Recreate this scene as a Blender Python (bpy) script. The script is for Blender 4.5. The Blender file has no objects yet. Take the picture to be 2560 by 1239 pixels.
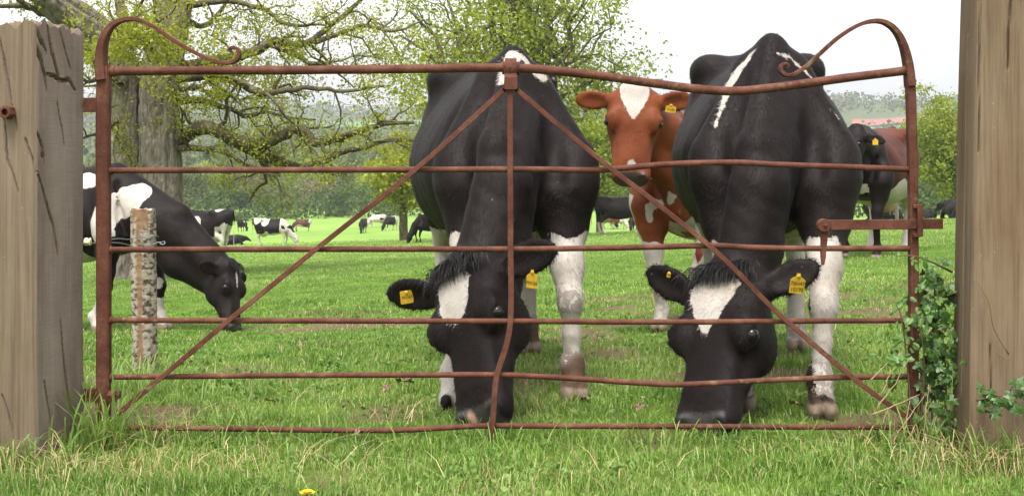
import bpy, bmesh, math, random
import numpy as np
from mathutils import Vector, Matrix
SC = bpy.context.scene
COL = SC.collection
rng = np.random.default_rng(7)
random.seed(7)
# ------------------------------------------------------------------ camera, world, sun, exposure
FPX, W0, H0, HOR, CAMD, CAMZ = 3000.0, 2560.0, 1239.0, 400.0, 3.95, 0.91
cam_d = bpy.data.cameras.new('camera'); cam = bpy.data.objects.new('camera', cam_d); COL.objects.link(cam)
cam.location = (0, -CAMD, CAMZ); cam.rotation_euler = (math.pi/2, 0, 0)
cam_d.sensor_width = 36.0; cam_d.lens = 36.0*FPX/W0
cam_d.shift_y = -((H0/2) - HOR)/W0
cam_d.clip_start = 0.05; cam_d.clip_end = 6000
SC.camera = cam
SUN_EL, SUN_AZ = math.radians(66), math.radians(192)     # azimuth clockwise from +Y
world = bpy.data.worlds.new('World'); SC.world = world; world.use_nodes = True
wn = world.node_tree.nodes; wl = world.node_tree.links
sky = wn.new('ShaderNodeTexSky'); sky.sky_type = 'NISHITA'; sky.sun_disc = False
sky.sun_elevation = SUN_EL; sky.sun_rotation = SUN_AZ; sky.dust_density = 4.0; sky.air_density = 1.0
hs = wn.new('ShaderNodeHueSaturation'); hs.inputs['Saturation'].default_value = 0.06
wl.new(sky.outputs[0], hs.inputs['Color']); wl.new(hs.outputs[0], wn['Background'].inputs[0])
wn['Background'].inputs[1].default_value = 0.15
sun_d = bpy.data.lights.new('sun', 'SUN'); sun = bpy.data.objects.new('sun', sun_d); COL.objects.link(sun)
sun_d.energy = 1.5; sun_d.angle = math.radians(22); sun_d.color = (1.0, 0.96, 0.9)
sdir = Vector((math.sin(SUN_AZ)*math.cos(SUN_EL), math.cos(SUN_AZ)*math.cos(SUN_EL), math.sin(SUN_EL)))
sun.rotation_euler = sdir.to_track_quat('Z', 'Y').to_euler()
SC.view_settings.view_transform = 'Standard'; SC.view_settings.look = 'None'
SC.view_settings.exposure = 1.42; SC.view_settings.gamma = 1.0
try: SC.view_settings.use_curve_mapping = False
except Exception: pass
SC.render.engine = 'CYCLES'
SC.cycles.use_denoising = True
SC.cycles.max_bounces = 6; SC.cycles.diffuse_bounces = 3; SC.cycles.glossy_bounces = 2
SC.cycles.transmission_bounces = 4; SC.cycles.transparent_max_bounces = 6

# ------------------------------------------------------------------ helpers
def tag(o, label=None, cat=None, group=None, kind=None):
    if label: o['label'] = label
    if cat: o['category'] = cat
    if group: o['group'] = group
    if kind: o['kind'] = kind
    return o

def mk(name, V, F, mat=None, parent=None, smooth=True, attrs=None, local=False):
    """V (n,3); F (m,k) array or list of arrays with different k"""
    V = np.asarray(V, dtype=np.float32)
    Fs = F if isinstance(F, list) else [F]
    Fs = [np.asarray(f, dtype=np.int32) for f in Fs if len(f)]
    me = bpy.data.meshes.new(name)
    me.vertices.add(len(V)); me.vertices.foreach_set('co', V.ravel())
    nl = sum(f.size for f in Fs); npol = sum(len(f) for f in Fs)
    me.loops.add(nl); me.polygons.add(npol)
    me.loops.foreach_set('vertex_index', np.concatenate([f.ravel() for f in Fs]))
    tot = np.concatenate([np.full(len(f), f.shape[1], dtype=np.int32) for f in Fs])
    st = np.concatenate([[0], np.cumsum(tot)[:-1]]).astype(np.int32)
    me.polygons.foreach_set('loop_start', st)
    me.polygons.foreach_set('use_smooth', np.full(npol, smooth, dtype=bool))
    for k, a in (attrs or {}).items():
        at = me.attributes.new(k, 'FLOAT', 'POINT'); at.data.foreach_set('value', np.asarray(a, dtype=np.float32))
    me.update(calc_edges=True); me.validate()
    if mat: me.materials.append(mat)
    o = bpy.data.objects.new(name, me); COL.objects.link(o)
    if parent is not None:
        o.parent = parent
        if not local: o.matrix_parent_inverse = parent.matrix_basis.inverted()
    return o

def empty(name, loc):
    o = bpy.data.objects.new(name, None); COL.objects.link(o); o.location = loc; o.empty_display_size = 0.1
    return o

_T = np.random.default_rng(3).random((32, 32, 32)).astype(np.float32)
def vn(P, s=1.0, off=0.0):
    Q = np.asarray(P, dtype=np.float64)*s + off
    i = np.floor(Q).astype(int); f = Q - i; f = f*f*(3-2*f)
    a = i & 31; b = (i+1) & 31
    x0, y0, z0, x1, y1, z1 = a[:, 0], a[:, 1], a[:, 2], b[:, 0], b[:, 1], b[:, 2]
    fx, fy, fz = f[:, 0], f[:, 1], f[:, 2]
    c = lambda X, Y, Z: _T[X, Y, Z]
    r = ((c(x0, y0, z0)*(1-fx)+c(x1, y0, z0)*fx)*(1-fy)+(c(x0, y1, z0)*(1-fx)+c(x1, y1, z0)*fx)*fy)*(1-fz) + \
        ((c(x0, y0, z1)*(1-fx)+c(x1, y0, z1)*fx)*(1-fy)+(c(x0, y1, z1)*(1-fx)+c(x1, y1, z1)*fx)*fy)*fz
    return r*2-1
def fbm(P, s=1.0, o=3, off=0.0):
    r = 0; a = 1.0; t = 0
    for k in range(o):
        r = r + a*vn(P, s*2**k, off+k*7.3); t += a; a *= .5
    return r/t
def sstep(a, b, x):
    t = np.clip((x-a)/(b-a), 0, 1); return t*t*(3-2*t)

# ---- terrain
_gy = np.array([-60, -5, 0, .8, 2, 3.5, 6, 8.9, 15, 27, 39, 56, 87, 111, 132, 166, 260, 340])
_gz = np.array([0.0, -.01, -.022, -.022, -.075, -.19, -.36, -.38, -.70, -1.38, -1.93, -2.9, -5.0, -5.7, -6.3, -6.7, -7.5, -7.5])
_cy = np.array([-60, .6, 3.5, 6, 9, 30, 56, 90, 300]); _cc = np.array([0, 0, .03, .052, .058, .044, .042, .03, .03])
_ty = np.concatenate([np.arange(-60, 20, .05), np.arange(20, 400, .5)])
def _sm(y, v, w):
    out = np.zeros_like(v)
    for k in np.linspace(-1, 1, 9): out += np.interp(y+k*w(y), y, v)
    return out/9
_tg = _sm(_ty, np.interp(_ty, _gy, _gz), lambda y: .5+.12*np.abs(y))
_tc = _sm(_ty, np.interp(_ty, _cy, _cc), lambda y: .5+.12*np.abs(y))
def terr(X, Y):
    X = np.asarray(X, dtype=np.float64); Y = np.asarray(Y, dtype=np.float64)
    z = np.interp(Y, _ty, _tg) + np.interp(Y, _ty, _tc)*np.clip(X, -40, 40)
    P = np.stack([X, Y, 0*X], -1).reshape(-1, 3)
    n = vn(P, .9).reshape(X.shape)*.018*sstep(.8, 3, Y) + vn(P, 4.0, 5).reshape(X.shape)*.006
    h = sstep(300, 1350, Y)*(60+10*vn(P, .0031, 11.3).reshape(X.shape)+7*vn(P, .008, 2.1).reshape(X.shape))
    return z+n+h
def terr1(x, y): return float(terr(np.array([x]), np.array([y]))[0])
def Wp(px, py, D):
    return Vector(((px-1280)/FPX*D, D-CAMD, CAMZ-(py-HOR)/FPX*D))
def ground_at(px, py, dmin=3.0):
    D = np.exp(np.linspace(math.log(dmin), math.log(1500), 6000))
    X = (px-1280)/FPX*D; Z = CAMZ-(py-HOR)/FPX*D
    below = Z < terr(X, D-CAMD)
    i = int(np.argmax(below)) if below.any() else len(D)-1
    return float(D[i])

# ---- materials
def new_mat(name):
    m = bpy.data.materials.new(name); m.use_nodes = True
    return m, m.node_tree.nodes, m.node_tree.links, m.node_tree.nodes['Principled BSDF']
def N(nodes, t, **kw):
    n = nodes.new(t)
    for k, v in kw.items():
        if hasattr(n, k) and k not in n.inputs: setattr(n, k, v)
        else: n.inputs[k].default_value = v
    return n
def ramp(nodes, stops, interp='LINEAR'):
    r = nodes.new('ShaderNodeValToRGB'); r.color_ramp.interpolation = interp
    el = r.color_ramp.elements
    while len(el) > 1: el.remove(el[0])
    el[0].position = stops[0][0]; el[0].color = (*stops[0][1], 1)
    for p, c in stops[1:]:
        e = el.new(p); e.color = (*c, 1)
    return r
def mixc(nodes, links, fac, a, b, mode='MIX'):
    m = nodes.new('ShaderNodeMix'); m.data_type = 'RGBA'; m.blend_type = mode
    def put(i, v):
        if hasattr(v, 'default_value') or hasattr(v, 'is_output'): links.new(v, m.inputs[i])
        elif isinstance(v, (tuple, list)): m.inputs[i].default_value = (*v[:3], 1)
        else: m.inputs[i].default_value = v
    put(0, fac); put(6, a); put(7, b)
    return m.outputs[2]
def noise_mat(name, stops, scale=8.0, detail=6, rough=.8, stretch=(1, 1, 1), bump=.3, bscale=None, bdist=.01, obj=True):
    m, n, l, b = new_mat(name)
    tc = n.new('ShaderNodeTexCoord'); mp = n.new('ShaderNodeMapping'); mp.inputs['Scale'].default_value = stretch
    l.new(tc.outputs['Object' if obj else 'Generated'], mp.inputs[0])
    t = N(n, 'ShaderNodeTexNoise', Scale=scale, Detail=detail, Roughness=.65); l.new(mp.outputs[0], t.inputs['Vector'])
    r = ramp(n, stops); l.new(t.outputs['Fac'], r.inputs[0]); l.new(r.outputs[0], b.inputs['Base Color'])
    b.inputs['Roughness'].default_value = rough; b.inputs['Specular IOR Level'].default_value = .3
    if bump:
        t2 = N(n, 'ShaderNodeTexNoise', Scale=bscale or scale*3, Detail=5); l.new(mp.outputs[0], t2.inputs['Vector'])
        bp = N(n, 'ShaderNodeBump', Strength=bump, Distance=bdist); l.new(t2.outputs['Fac'], bp.inputs['Height']); l.new(bp.outputs[0], b.inputs['Normal'])
    return m
def leaf_mat(name, stops, trans=.35, rough=.55, attr='tint'):
    m, n, l, b = new_mat(name)
    a = n.new('ShaderNodeAttribute'); a.attribute_name = attr
    r = ramp(n, stops); l.new(a.outputs['Fac'], r.inputs[0])
    l.new(r.outputs[0], b.inputs['Base Color']); b.inputs['Roughness'].default_value = rough
    b.inputs['Specular IOR Level'].default_value = .25
    tr = n.new('ShaderNodeBsdfTranslucent'); l.new(r.outputs[0], tr.inputs[0])
    mx = N(n, 'ShaderNodeMixShader'); mx.inputs[0].default_value = trans
    l.new(b.outputs[0], mx.inputs[1]); l.new(tr.outputs[0], mx.inputs[2])
    l.new(mx.outputs[0], n['Material Output'].inputs[0])
    return m
def plain(name, col, rough=.5, spec=.5, metal=0):
    m, n, l, b = new_mat(name); b.inputs['Base Color'].default_value = (*col, 1)
    b.inputs['Roughness'].default_value = rough; b.inputs['Specular IOR Level'].default_value = spec; b.inputs['Metallic'].default_value = metal
    return m

def rust_mat(name):
    m, n, l, b = new_mat(name)
    tc = n.new('ShaderNodeTexCoord')
    t1 = N(n, 'ShaderNodeTexNoise', Scale=9.0, Detail=7, Roughness=.7); l.new(tc.outputs['Object'], t1.inputs['Vector'])
    r1 = ramp(n, [(.28, (.040, .015, .010)), (.43, (.078, .027, .017)), (.56, (.112, .043, .027)), (.68, (.15, .075, .044)), (.82, (.18, .125, .078))])
    l.new(t1.outputs['Fac'], r1.inputs[0])
    t2 = N(n, 'ShaderNodeTexNoise', Scale=120.0, Detail=4, Roughness=.7); l.new(tc.outputs['Object'], t2.inputs['Vector'])
    r2 = ramp(n, [(.28, (.40, .36, .36)), (.45, (.95, .95, .95)), (.6, (1.05, 1, 1)), (.75, (1.5, 1.35, 1.2))]); l.new(t2.outputs['Fac'], r2.inputs[0])
    c = mixc(n, l, 1.0, r1.outputs[0], r2.outputs[0], 'MULTIPLY')
    t3 = N(n, 'ShaderNodeTexNoise', Scale=2.2, Detail=3); l.new(tc.outputs['Object'], t3.inputs['Vector'])
    r3 = ramp(n, [(.55, (0, 0, 0)), (.7, (1, 1, 1))]); l.new(t3.outputs['Fac'], r3.inputs[0])
    t4 = N(n, 'ShaderNodeTexNoise', Scale=45.0, Detail=3); l.new(tc.outputs['Object'], t4.inputs['Vector'])
    r4 = ramp(n, [(.56, (0, 0, 0)), (.66, (.7, .7, .7))]); l.new(t4.outputs['Fac'], r4.inputs[0])
    f = mixc(n, l, 1.0, r3.outputs[0], r4.outputs[0], 'MULTIPLY')
    c = mixc(n, l, f, c, (.18, .15, .085))
    l.new(c, b.inputs['Base Color']); b.inputs['Roughness'].default_value = .75; b.inputs['Specular IOR Level'].default_value = .18
    bp = N(n, 'ShaderNodeBump', Strength=.45, Distance=.002); l.new(t2.outputs['Fac'], bp.inputs['Height']); l.new(bp.outputs[0], b.inputs['Normal'])
    return m
def wood_mat(name, cols, dark, saw=.5, green=.4):
    m, n, l, b = new_mat(name)
    tc = n.new('ShaderNodeTexCoord'); geo = n.new('ShaderNodeNewGeometry')
    def stretched(sc, det, dist=.0, rg=.6):
        mp = n.new('ShaderNodeMapping'); mp.inputs['Scale'].default_value = sc; l.new(tc.outputs['Object'], mp.inputs[0])
        t = N(n, 'ShaderNodeTexNoise', Scale=1.0, Detail=det, Roughness=rg, Distortion=dist); l.new(mp.outputs[0], t.inputs['Vector']); return t.outputs['Fac']
    g1 = stretched((22, 22, 1.1), 6, .8); g2 = stretched((110, 110, 2.2), 4, .2, .7); bl = stretched((4, 4, 1.6), 5); sw = stretched((9, 9, 240), 3)
    r = ramp(n, cols); l.new(g1, r.inputs[0])
    f = ramp(n, [(.32, (.52, .50, .48)), (.5, (1, 1, 1)), (.7, (1.22, 1.2, 1.16))]); l.new(g2, f.inputs[0]); c = mixc(n, l, .55, r.outputs[0], f.outputs[0], 'MULTIPLY')
    r2 = ramp(n, [(.42, (0, 0, 0)), (.62, (1, 1, 1))]); l.new(bl, r2.inputs[0]); c = mixc(n, l, r2.outputs[0], c, dark, 'MULTIPLY')
    # saw marks only on the faces turned sideways
    sx = n.new('ShaderNodeSeparateXYZ'); l.new(geo.outputs['Normal'], sx.inputs[0])
    ms = N(n, 'ShaderNodeMapRange'); ms.inputs[1].default_value = .5; ms.inputs[2].default_value = .9; ms.inputs[4].default_value = saw; l.new(sx.outputs['X'], ms.inputs[0])
    mw = N(n, 'ShaderNodeMapRange'); mw.inputs[1].default_value = .5; mw.inputs[2].default_value = .9; mw.inputs[4].default_value = .7; l.new(sx.outputs['X'], mw.inputs[0]); wst = ramp(n, [(.35, (.125, .088, .076)), (.55, (.245, .195, .17)), (.75, (.34, .285, .25))]); l.new(bl, wst.inputs[0]); c = mixc(n, l, mw.outputs[0], c, wst.outputs[0])
    r3 = ramp(n, [(.38, (.62, .58, .6)), (.62, (1.2, 1.18, 1.2))]); l.new(sw, r3.inputs[0]); c = mixc(n, l, ms.outputs[0], c, r3.outputs[0], 'MULTIPLY')
    al = stretched((3, 3, 1.2), 7, .3, .7); ra = ramp(n, [(.56, (0, 0, 0)), (.72, (green, green, green))]); l.new(al, ra.inputs[0]); c = mixc(n, l, ra.outputs[0], c, (.085, .095, .035))
    li = stretched((38, 38, 30), 3); rl = ramp(n, [(.69, (0, 0, 0)), (.73, (.55, .55, .55))]); l.new(li, rl.inputs[0]); c = mixc(n, l, rl.outputs[0], c, (.24, .25, .19))
    l.new(c, b.inputs['Base Color']); b.inputs['Roughness'].default_value = .88; b.inputs['Specular IOR Level'].default_value = .15
    bp = N(n, 'ShaderNodeBump', Strength=.7, Distance=.005); l.new(g2, bp.inputs['Height'])
    bp2 = N(n, 'ShaderNodeBump', Strength=.5, Distance=.008); l.new(g1, bp2.inputs['Height']); l.new(bp.outputs[0], bp2.inputs['Normal']); l.new(bp2.outputs[0], b.inputs['Normal'])
    return m

M_RUST = rust_mat('rusty_iron')
M_OAKPOST = wood_mat('weathered_oak', [(.3, (.115, .082, .055)), (.5, (.165, .122, .084)), (.7, (.20, .155, .11))], (.85, .80, .82), .22, .40)
M_RPOST = wood_mat('brown_oak', [(.3, (.13, .092, .058)), (.5, (.17, .122, .079)), (.7, (.20, .148, .10))], (.78, .70, .62), .1, .35)
M_BARK = noise_mat('oak_bark', [(.32, (.06, .048, .038)), (.46, (.15, .125, .10)), (.6, (.22, .19, .155)), (.75, (.235, .235, .19))], 7.0, 8, .9, (1.6, 1.6, .5), 1.0, 14, .05)
M_LIMB = noise_mat('mossy_limb', [(.3, (.03, .024, .015)), (.5, (.08, .066, .036)), (.7, (.14, .125, .06))], 5.0, 6, .95, (1, 1, 1), .8, 14, .04)
M_LEAF = leaf_mat('oak_leaf', [(0, (.17, .19, .014)), (.5, (.27, .29, .025)), (1, (.38, .39, .05))], .5)
M_LEAF2 = leaf_mat('spring_leaf', [(0, (.14, .18, .018)), (.5, (.22, .27, .03)), (1, (.33, .37, .055))], .5)
M_GRASS = leaf_mat('grass_blade', [(0, (.062, .14, .018)), (.35, (.13, .23, .036)), (.62, (.22, .322, .07)), (.86, (.335, .41, .13)), (.93, (.40, .36, .18)), (1, (.44, .32, .20))], .4, .42)
M_STRAW = leaf_mat('dry_straw', [(0, (.20, .13, .06)), (.5, (.38, .27, .13)), (1, (.52, .42, .24))], .2, .7)
M_HAIR = plain('black_hair', (.008, .006, .0065), .5, .25)
M_EYE = plain('dark_eye', (.008, .006, .006), .12, .4)
M_TAG = noise_mat('yellow_tag', [(.3, (.40, .235, .012)), (.7, (.54, .35, .022))], 40, 3, .5, bump=.1)
M_INK = plain('tag_ink', (.07, .05, .02), .7, .2)
M_WIRE = plain('galvanised_wire', (.20, .21, .23), .5, .4, .7)

# ------------------------------------------------------------------ ground sheet
def axis(lim, fine, n):
    t = np.linspace(-1, 1, n); k = 6.5
    return np.sinh(t*k)/math.sinh(k)*lim
gx = axis(1500, 0, 241)
gy = np.concatenate([np.linspace(-60, -6, 10), np.arange(-5, 14, .11), 14*np.exp(np.linspace(0, math.log(2600/14), 150))])
GX, GY = np.meshgrid(gx, gy); GZ = terr(GX, GY)
nx, ny = len(gx), len(gy)
idx = np.arange(nx*ny).reshape(ny, nx)
Q = np.stack([idx[:-1, :-1], idx[:-1, 1:], idx[1:, 1:], idx[1:, :-1]], -1).reshape(-1, 4)
m, n, l, b = new_mat('pasture_soil')
geo = n.new('ShaderNodeNewGeometry')
t1 = N(n, 'ShaderNodeTexNoise', Scale=3.0, Detail=8, Roughness=.7); l.new(geo.outputs['Position'], t1.inputs['Vector'])
r1 = ramp(n, [(.3, (.035, .06, .01)), (.5, (.07, .13, .015)), (.66, (.12, .19, .025)), (.8, (.13, .11, .05))]); l.new(t1.outputs['Fac'], r1.inputs[0])
t2 = N(n, 'ShaderNodeTexNoise', Scale=.06, Detail=6, Roughness=.6); l.new(geo.outputs['Position'], t2.inputs['Vector'])
r2 = ramp(n, [(.35, (.14, .235, .042)), (.6, (.185, .29, .06))]); l.new(t2.outputs['Fac'], r2.inputs[0])
sx = n.new('ShaderNodeSeparateXYZ'); l.new(geo.outputs['Position'], sx.inputs[0])
mr = N(n, 'ShaderNodeMapRange'); mr.inputs[1].default_value = 12; mr.inputs[2].default_value = 55; l.new(sx.outputs['Y'], mr.inputs[0])
c = mixc(n, l, mr.outputs[0], r1.outputs[0], r2.outputs[0])
mr2 = N(n, 'ShaderNodeMapRange'); mr2.inputs[1].default_value = 180; mr2.inputs[2].default_value = 320; l.new(sx.outputs['Y'], mr2.inputs[0])
c = mixc(n, l, mr2.outputs[0], c, (.075, .095, .04))
ab_ = n.new('ShaderNodeAttribute'); ab_.attribute_name = 'bare'; c = mixc(n, l, ab_.outputs['Fac'], c, (.11, .078, .045))
l.new(c, b.inputs['Base Color']); b.inputs['Roughness'].default_value = .95; b.inputs['Specular IOR Level'].default_value = .1
bp = N(n, 'ShaderNodeBump', Strength=.6, Distance=.05); l.new(t1.outputs['Fac'], bp.inputs['Height']); l.new(bp.outputs[0], b.inputs['Normal'])
GP = np.stack([GX, GY, 0*GX], -1).reshape(-1, 3); gb = sstep(.30, .52, vn(GP, 2.3, 30)+.35*vn(GP, 7.0, 31))*(GP[:, 1] < 7)*(GP[:, 1] > -4)
ground = mk('ground', np.stack([GX, GY, GZ], -1).reshape(-1, 3), Q, m, attrs=dict(bare=gb))
tag(ground, kind='structure')

# ------------------------------------------------------------------ tube helpers
def resample(pts, n):
    P = np.asarray([list(p) for p in pts], dtype=float)
    # catmull-rom
    t = np.linspace(0, len(P)-1, n); i = np.clip(np.floor(t).astype(int), 0, len(P)-2); f = (t-i)[:, None]
    Pm = np.vstack([2*P[0]-P[1], P, 2*P[-1]-P[-2]])
    p0, p1, p2, p3 = Pm[i], Pm[i+1], Pm[i+2], Pm[i+3]
    return .5*((2*p1)+(-p0+p2)*f+(2*p0-5*p1+4*p2-p3)*f*f+(-p0+3*p1-3*p2+p3)*f**3)
class TB:
    """collects tubes in one mesh"""
    def __init__(s): s.V = []; s.F = []; s.T = []; s.n = 0
    def tube(s, P, R, k=6, cap=True, closed=False, sect=None, up=None):
        P = np.asarray(P, dtype=float); n = len(P); R = np.broadcast_to(np.asarray(R, dtype=float), (n,))
        T = np.gradient(P, axis=0); T /= np.linalg.norm(T, axis=1)[:, None]+1e-12
        if up is None:
            a = np.array([0., 0, 1]) if abs(T[0][2]) < .9 else np.array([1., 0, 0])
            U = np.zeros_like(P); u = a-T[0]*a.dot(T[0]); u /= np.linalg.norm(u)
            for i in range(n):
                u = u-T[i]*u.dot(T[i]); u /= np.linalg.norm(u)+1e-12; U[i] = u
        else:
            up = np.asarray(up, dtype=float); U = up-T*(T@up)[:, None]; U /= np.linalg.norm(U, axis=1)[:, None]
        Wv = np.cross(T, U)
        if sect is None:
            ang = np.arange(k)/k*2*math.pi; S = np.stack([np.cos(ang), np.sin(ang)], -1)
        else: S = np.asarray(sect, dtype=float); k = len(S)
        V = P[:, None]+R[:, None, None]*(S[None, :, 0:1]*U[:, None]+S[None, :, 1:2]*Wv[:, None])
        base = s.n; s.V.append(V.reshape(-1, 3)); s.n += n*k
        I = base+np.arange(n*k).reshape(n, k); J = np.roll(I, -1, axis=1)
        s.F.append(np.stack([I[:-1], J[:-1], J[1:], I[1:]], -1).reshape(-1, 4))
        if cap:
            for ring, c, fl in ((I[0], P[0], 1), (I[-1], P[-1], 0)):
                s.V.append(c[None]); ci = s.n; s.n += 1
                nx_ = np.roll(ring, -1)
                tri = np.stack([np.full(k, ci), nx_, ring] if fl else [np.full(k, ci), ring, nx_], -1)
                s.T.append(tri)
    def build(s, name, mat, parent=None, smooth=True):
        return mk(name, np.vstack(s.V), [np.vstack(s.F)]+([np.vstack(s.T)] if s.T else []), mat, parent, smooth)
def rect(w, h, bev=.15):
    a, b_ = w/2, h/2; c = min(a, b_)*bev*2
    return [(a, b_-c), (a-c, b_), (-a+c, b_), (-a, b_-c), (-a, -b_+c), (-a+c, -b_), (a-c, -b_), (a, -b_+c)]
def shade_auto(o, ang=40):
    me = o.data
    try: me.set_sharp_from_angle(angle=math.radians(ang))
    except Exception: pass
    return o
# ------------------------------------------------------------------ gate posts
def build_post(name, corners, z0, z1, cracks, mat, nface, lean=(0, 0), top_noise=.012, seed=0, top_slope=(0, 0), bow=0.0, flare=0.0):
    """corners: 4 xy (counter-clockwise seen from above); cracks: (face, [(s,z)..], halfwidth, depth)"""
    C = [np.array(c, dtype=float) for c in corners]; cen = sum(C)/4
    ring = []; face = []; sv = []; nrm = []
    for f in range(4):
        a, b_ = C[f], C[(f+1) % 4]; d = b_-a; L = np.linalg.norm(d); nn = np.array([d[1], -d[0]])/L
        k = nface[f]
        for s in (np.arange(k)+.5)/k:
            ring.append(a+d*s); face.append(f); sv.append(s*L); nrm.append(nn)
    ring = np.array(ring); face = np.array(face); sv = np.array(sv); nrm = np.array(nrm)
    m_ = len(ring); nz = 270; Z = np.linspace(z0, z1, nz)
    V = np.zeros((nz, m_, 3)); V[:, :, :2] = ring[None]; V[:, :, 2] = Z[:, None]
    disp = np.zeros((nz, m_))
    L = np.array([np.linalg.norm(C[(f+1) % 4]-C[f]) for f in range(4)])
    edge = np.minimum(sv, L[face]-sv); disp -= (.010*np.clip(1-edge/.016, 0, 1)**2)[None]
    Pn = np.stack([np.repeat(ring[None, :, 0], nz, 0)*40, np.repeat(ring[None, :, 1], nz, 0)*40, np.repeat(Z[:, None], m_, 1)*2.2], -1).reshape(-1, 3)
    disp += fbm(Pn, .55, 3, seed).reshape(nz, m_)*.0022 + fbm(Pn/np.array([8, 8, 1]), .9, 2, seed+3).reshape(nz, m_)*.005
    for fc, pl, hw, dep in cracks:
        sel = np.where(face == fc)[0]; pl = np.array(pl, dtype=float)
        S = sv[sel][None, :]+0*Z[:, None]; ZZ = Z[:, None]+0*S
        wob = vn(np.stack([ZZ*9, 0*ZZ, 0*ZZ+seed], -1).reshape(-1, 3), 1.0, fc).reshape(ZZ.shape)*.0
        wob = vn(np.stack([ZZ*3, 0*ZZ, 0*ZZ+seed], -1).reshape(-1, 3), 1.0, fc).reshape(ZZ.shape)*.008+vn(np.stack([ZZ*22, 0*ZZ, 0*ZZ+seed], -1).reshape(-1, 3), 1.0, fc).reshape(ZZ.shape)*.0012
        best = np.full(S.shape, 9.0); tt = np.zeros(S.shape); acc = 0.0
        seg = np.linalg.norm(np.diff(pl, axis=0), axis=1); tot = seg.sum()
        for i in range(len(pl)-1):
            a, b_ = pl[i], pl[i+1]; d = b_-a; q = d.dot(d)
            t = np.clip(((S+wob-a[0])*d[0]+(ZZ-a[1])*d[1])/q, 0, 1)
            dd = np.hypot(S+wob-a[0]-t*d[0], ZZ-a[1]-t*d[1])
            up = dd < best; best = np.where(up, dd, best); tt = np.where(up, (acc+t*seg[i])/tot, tt); acc += seg[i]
        hwv = hw*(.35+.65*np.sin(np.clip(tt, .02, .98)*math.pi)**.6)
        disp[:, sel] -= dep*np.clip(1-best/hwv, 0, 1)**.7
    V[:, :, :2] += nrm[None]*disp[:, :, None]
    tz = np.clip((Z-z0)/(z1-z0), 0, 1)
    V[:, :, 0] += (lean[0]*tz+bow*np.sin(tz*math.pi))[:, None]; V[:, :, 1] += (lean[1]*tz)[:, None]
    cz = cen+np.array(lean)
    # top surface: slope and broken edge
    k_top = 22; fade = np.clip((np.arange(nz)-(nz-k_top))/k_top, 0, 1)
    off = (V[-1, :, :2]-cz)@np.array(top_slope)+fbm(np.c_[V[-1, :, :2]*30, 0*sv], 1, 3, seed)*top_noise
    V[:, :, 2] += fade[:, None]*off[None]
    rings = [V.reshape(-1, 3)]; last = V[-1]
    for q in (.93, .8, .6, .4, .2, .05):
        r = last.copy(); r[:, :2] = cz+(last[:, :2]-cz)*q
        r[:, 2] = z1+(r[:, :2]-cz)@np.array(top_slope)+.012*(1-q)+fbm(np.c_[r[:, :2]*40, 0*sv], 1, 3, seed)*top_noise
        rings.append(r)
    VV = np.vstack(rings); nr = nz+6
    I = np.arange(nr*m_).reshape(nr, m_); J = np.roll(I, -1, 1)
    F = np.stack([I[:-1], J[:-1], J[1:], I[1:]], -1).reshape(-1, 4)
    o = mk(name, VV, F, mat)
    shade_auto(o, 50)
    return o
A_ = np.array([-1.468, -.25]); B_ = np.array([-1.423, .05])
d_ = (B_-A_)/np.linalg.norm(B_-A_); pl_ = np.array([-d_[1], d_[0]])
cornersL = [A_+pl_*.31, A_, B_, B_+pl_*.31]
zz = lambda py, D: CAMZ-(py-HOR)/FPX*D
crL = []
# front face = edge 0 (from A+pl to A): s runs 0..0.31 with .31 at the visible corner
def sl(px): return .31-(90-px)/FPX*3.72
crL += [(0, [(sl(-15), zz(90, 3.7)), (sl(8), zz(190, 3.7)), (sl(22), zz(265, 3.7))], .004, .014),
        (0, [(sl(2), zz(295, 3.7)), (sl(12), zz(400, 3.7)), (sl(45), zz(480, 3.7))], .004, .012),
        (0, [(sl(30), zz(290, 3.7)), (sl(36), zz(330, 3.7))], .003, .010),
        (0, [(sl(58), zz(345, 3.7)), (sl(85), zz(420, 3.7)), (sl(95), zz(440, 3.7))], .005, .014),
        (0, [(sl(0), zz(990, 3.7)), (sl(25), zz(1080, 3.7))], .005, .012)]
def sr(px): return (px-90)/123*.303
crL += [(1, [(sr(75), zz(62, 3.75)), (sr(95), zz(125, 3.75)), (sr(112), zz(185, 3.75)), (sr(118), zz(220, 3.75))], .009, .030),
        (1, [(sr(92), zz(68, 3.75)), (sr(104), zz(110, 3.75)), (sr(118), zz(135, 3.75))], .007, .022),
        (1, [(sr(120), zz(75, 3.8)), (sr(130), zz(130, 3.8)), (sr(145), zz(185, 3.8)), (sr(152), zz(205, 3.8))], .008, .020),
        (1, [(sr(118), zz(186, 3.8)), (sr(140), zz(192, 3.8)), (sr(150), zz(200, 3.8)), (sr(175), zz(195, 3.8)), (sr(190), zz(220, 3.8))], .008, .018),
        (1, [(sr(150), zz(80, 3.8)), (sr(165), zz(130, 3.8)), (sr(178), zz(170, 3.8))], .004, .012),
        (1, [(sr(95), zz(330, 3.75)), (sr(108), zz(370, 3.75)), (sr(112), zz(405, 3.75))], .006, .018),
        (1, [(sr(95), zz(430, 3.75)), (sr(110), zz(490, 3.75)), (sr(130), zz(570, 3.75)), (sr(140), zz(640, 3.75))], .006, .018),
        (1, [(sr(142), zz(250, 3.8)), (sr(155), zz(320, 3.8)), (sr(160), zz(360, 3.8))], .004, .012),
        (1, [(sr(150), zz(800, 3.8)), (sr(160), zz(930, 3.8)), (sr(175), zz(1050, 3.8))], .006, .016),
        (1, [(sr(110), zz(950, 3.75)), (sr(128), zz(1080, 3.75))], .005, .014),
        (1, [(sr(105), zz(385, 3.75)), (sr(112), zz(392, 3.75))], .010, .016)]
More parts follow.
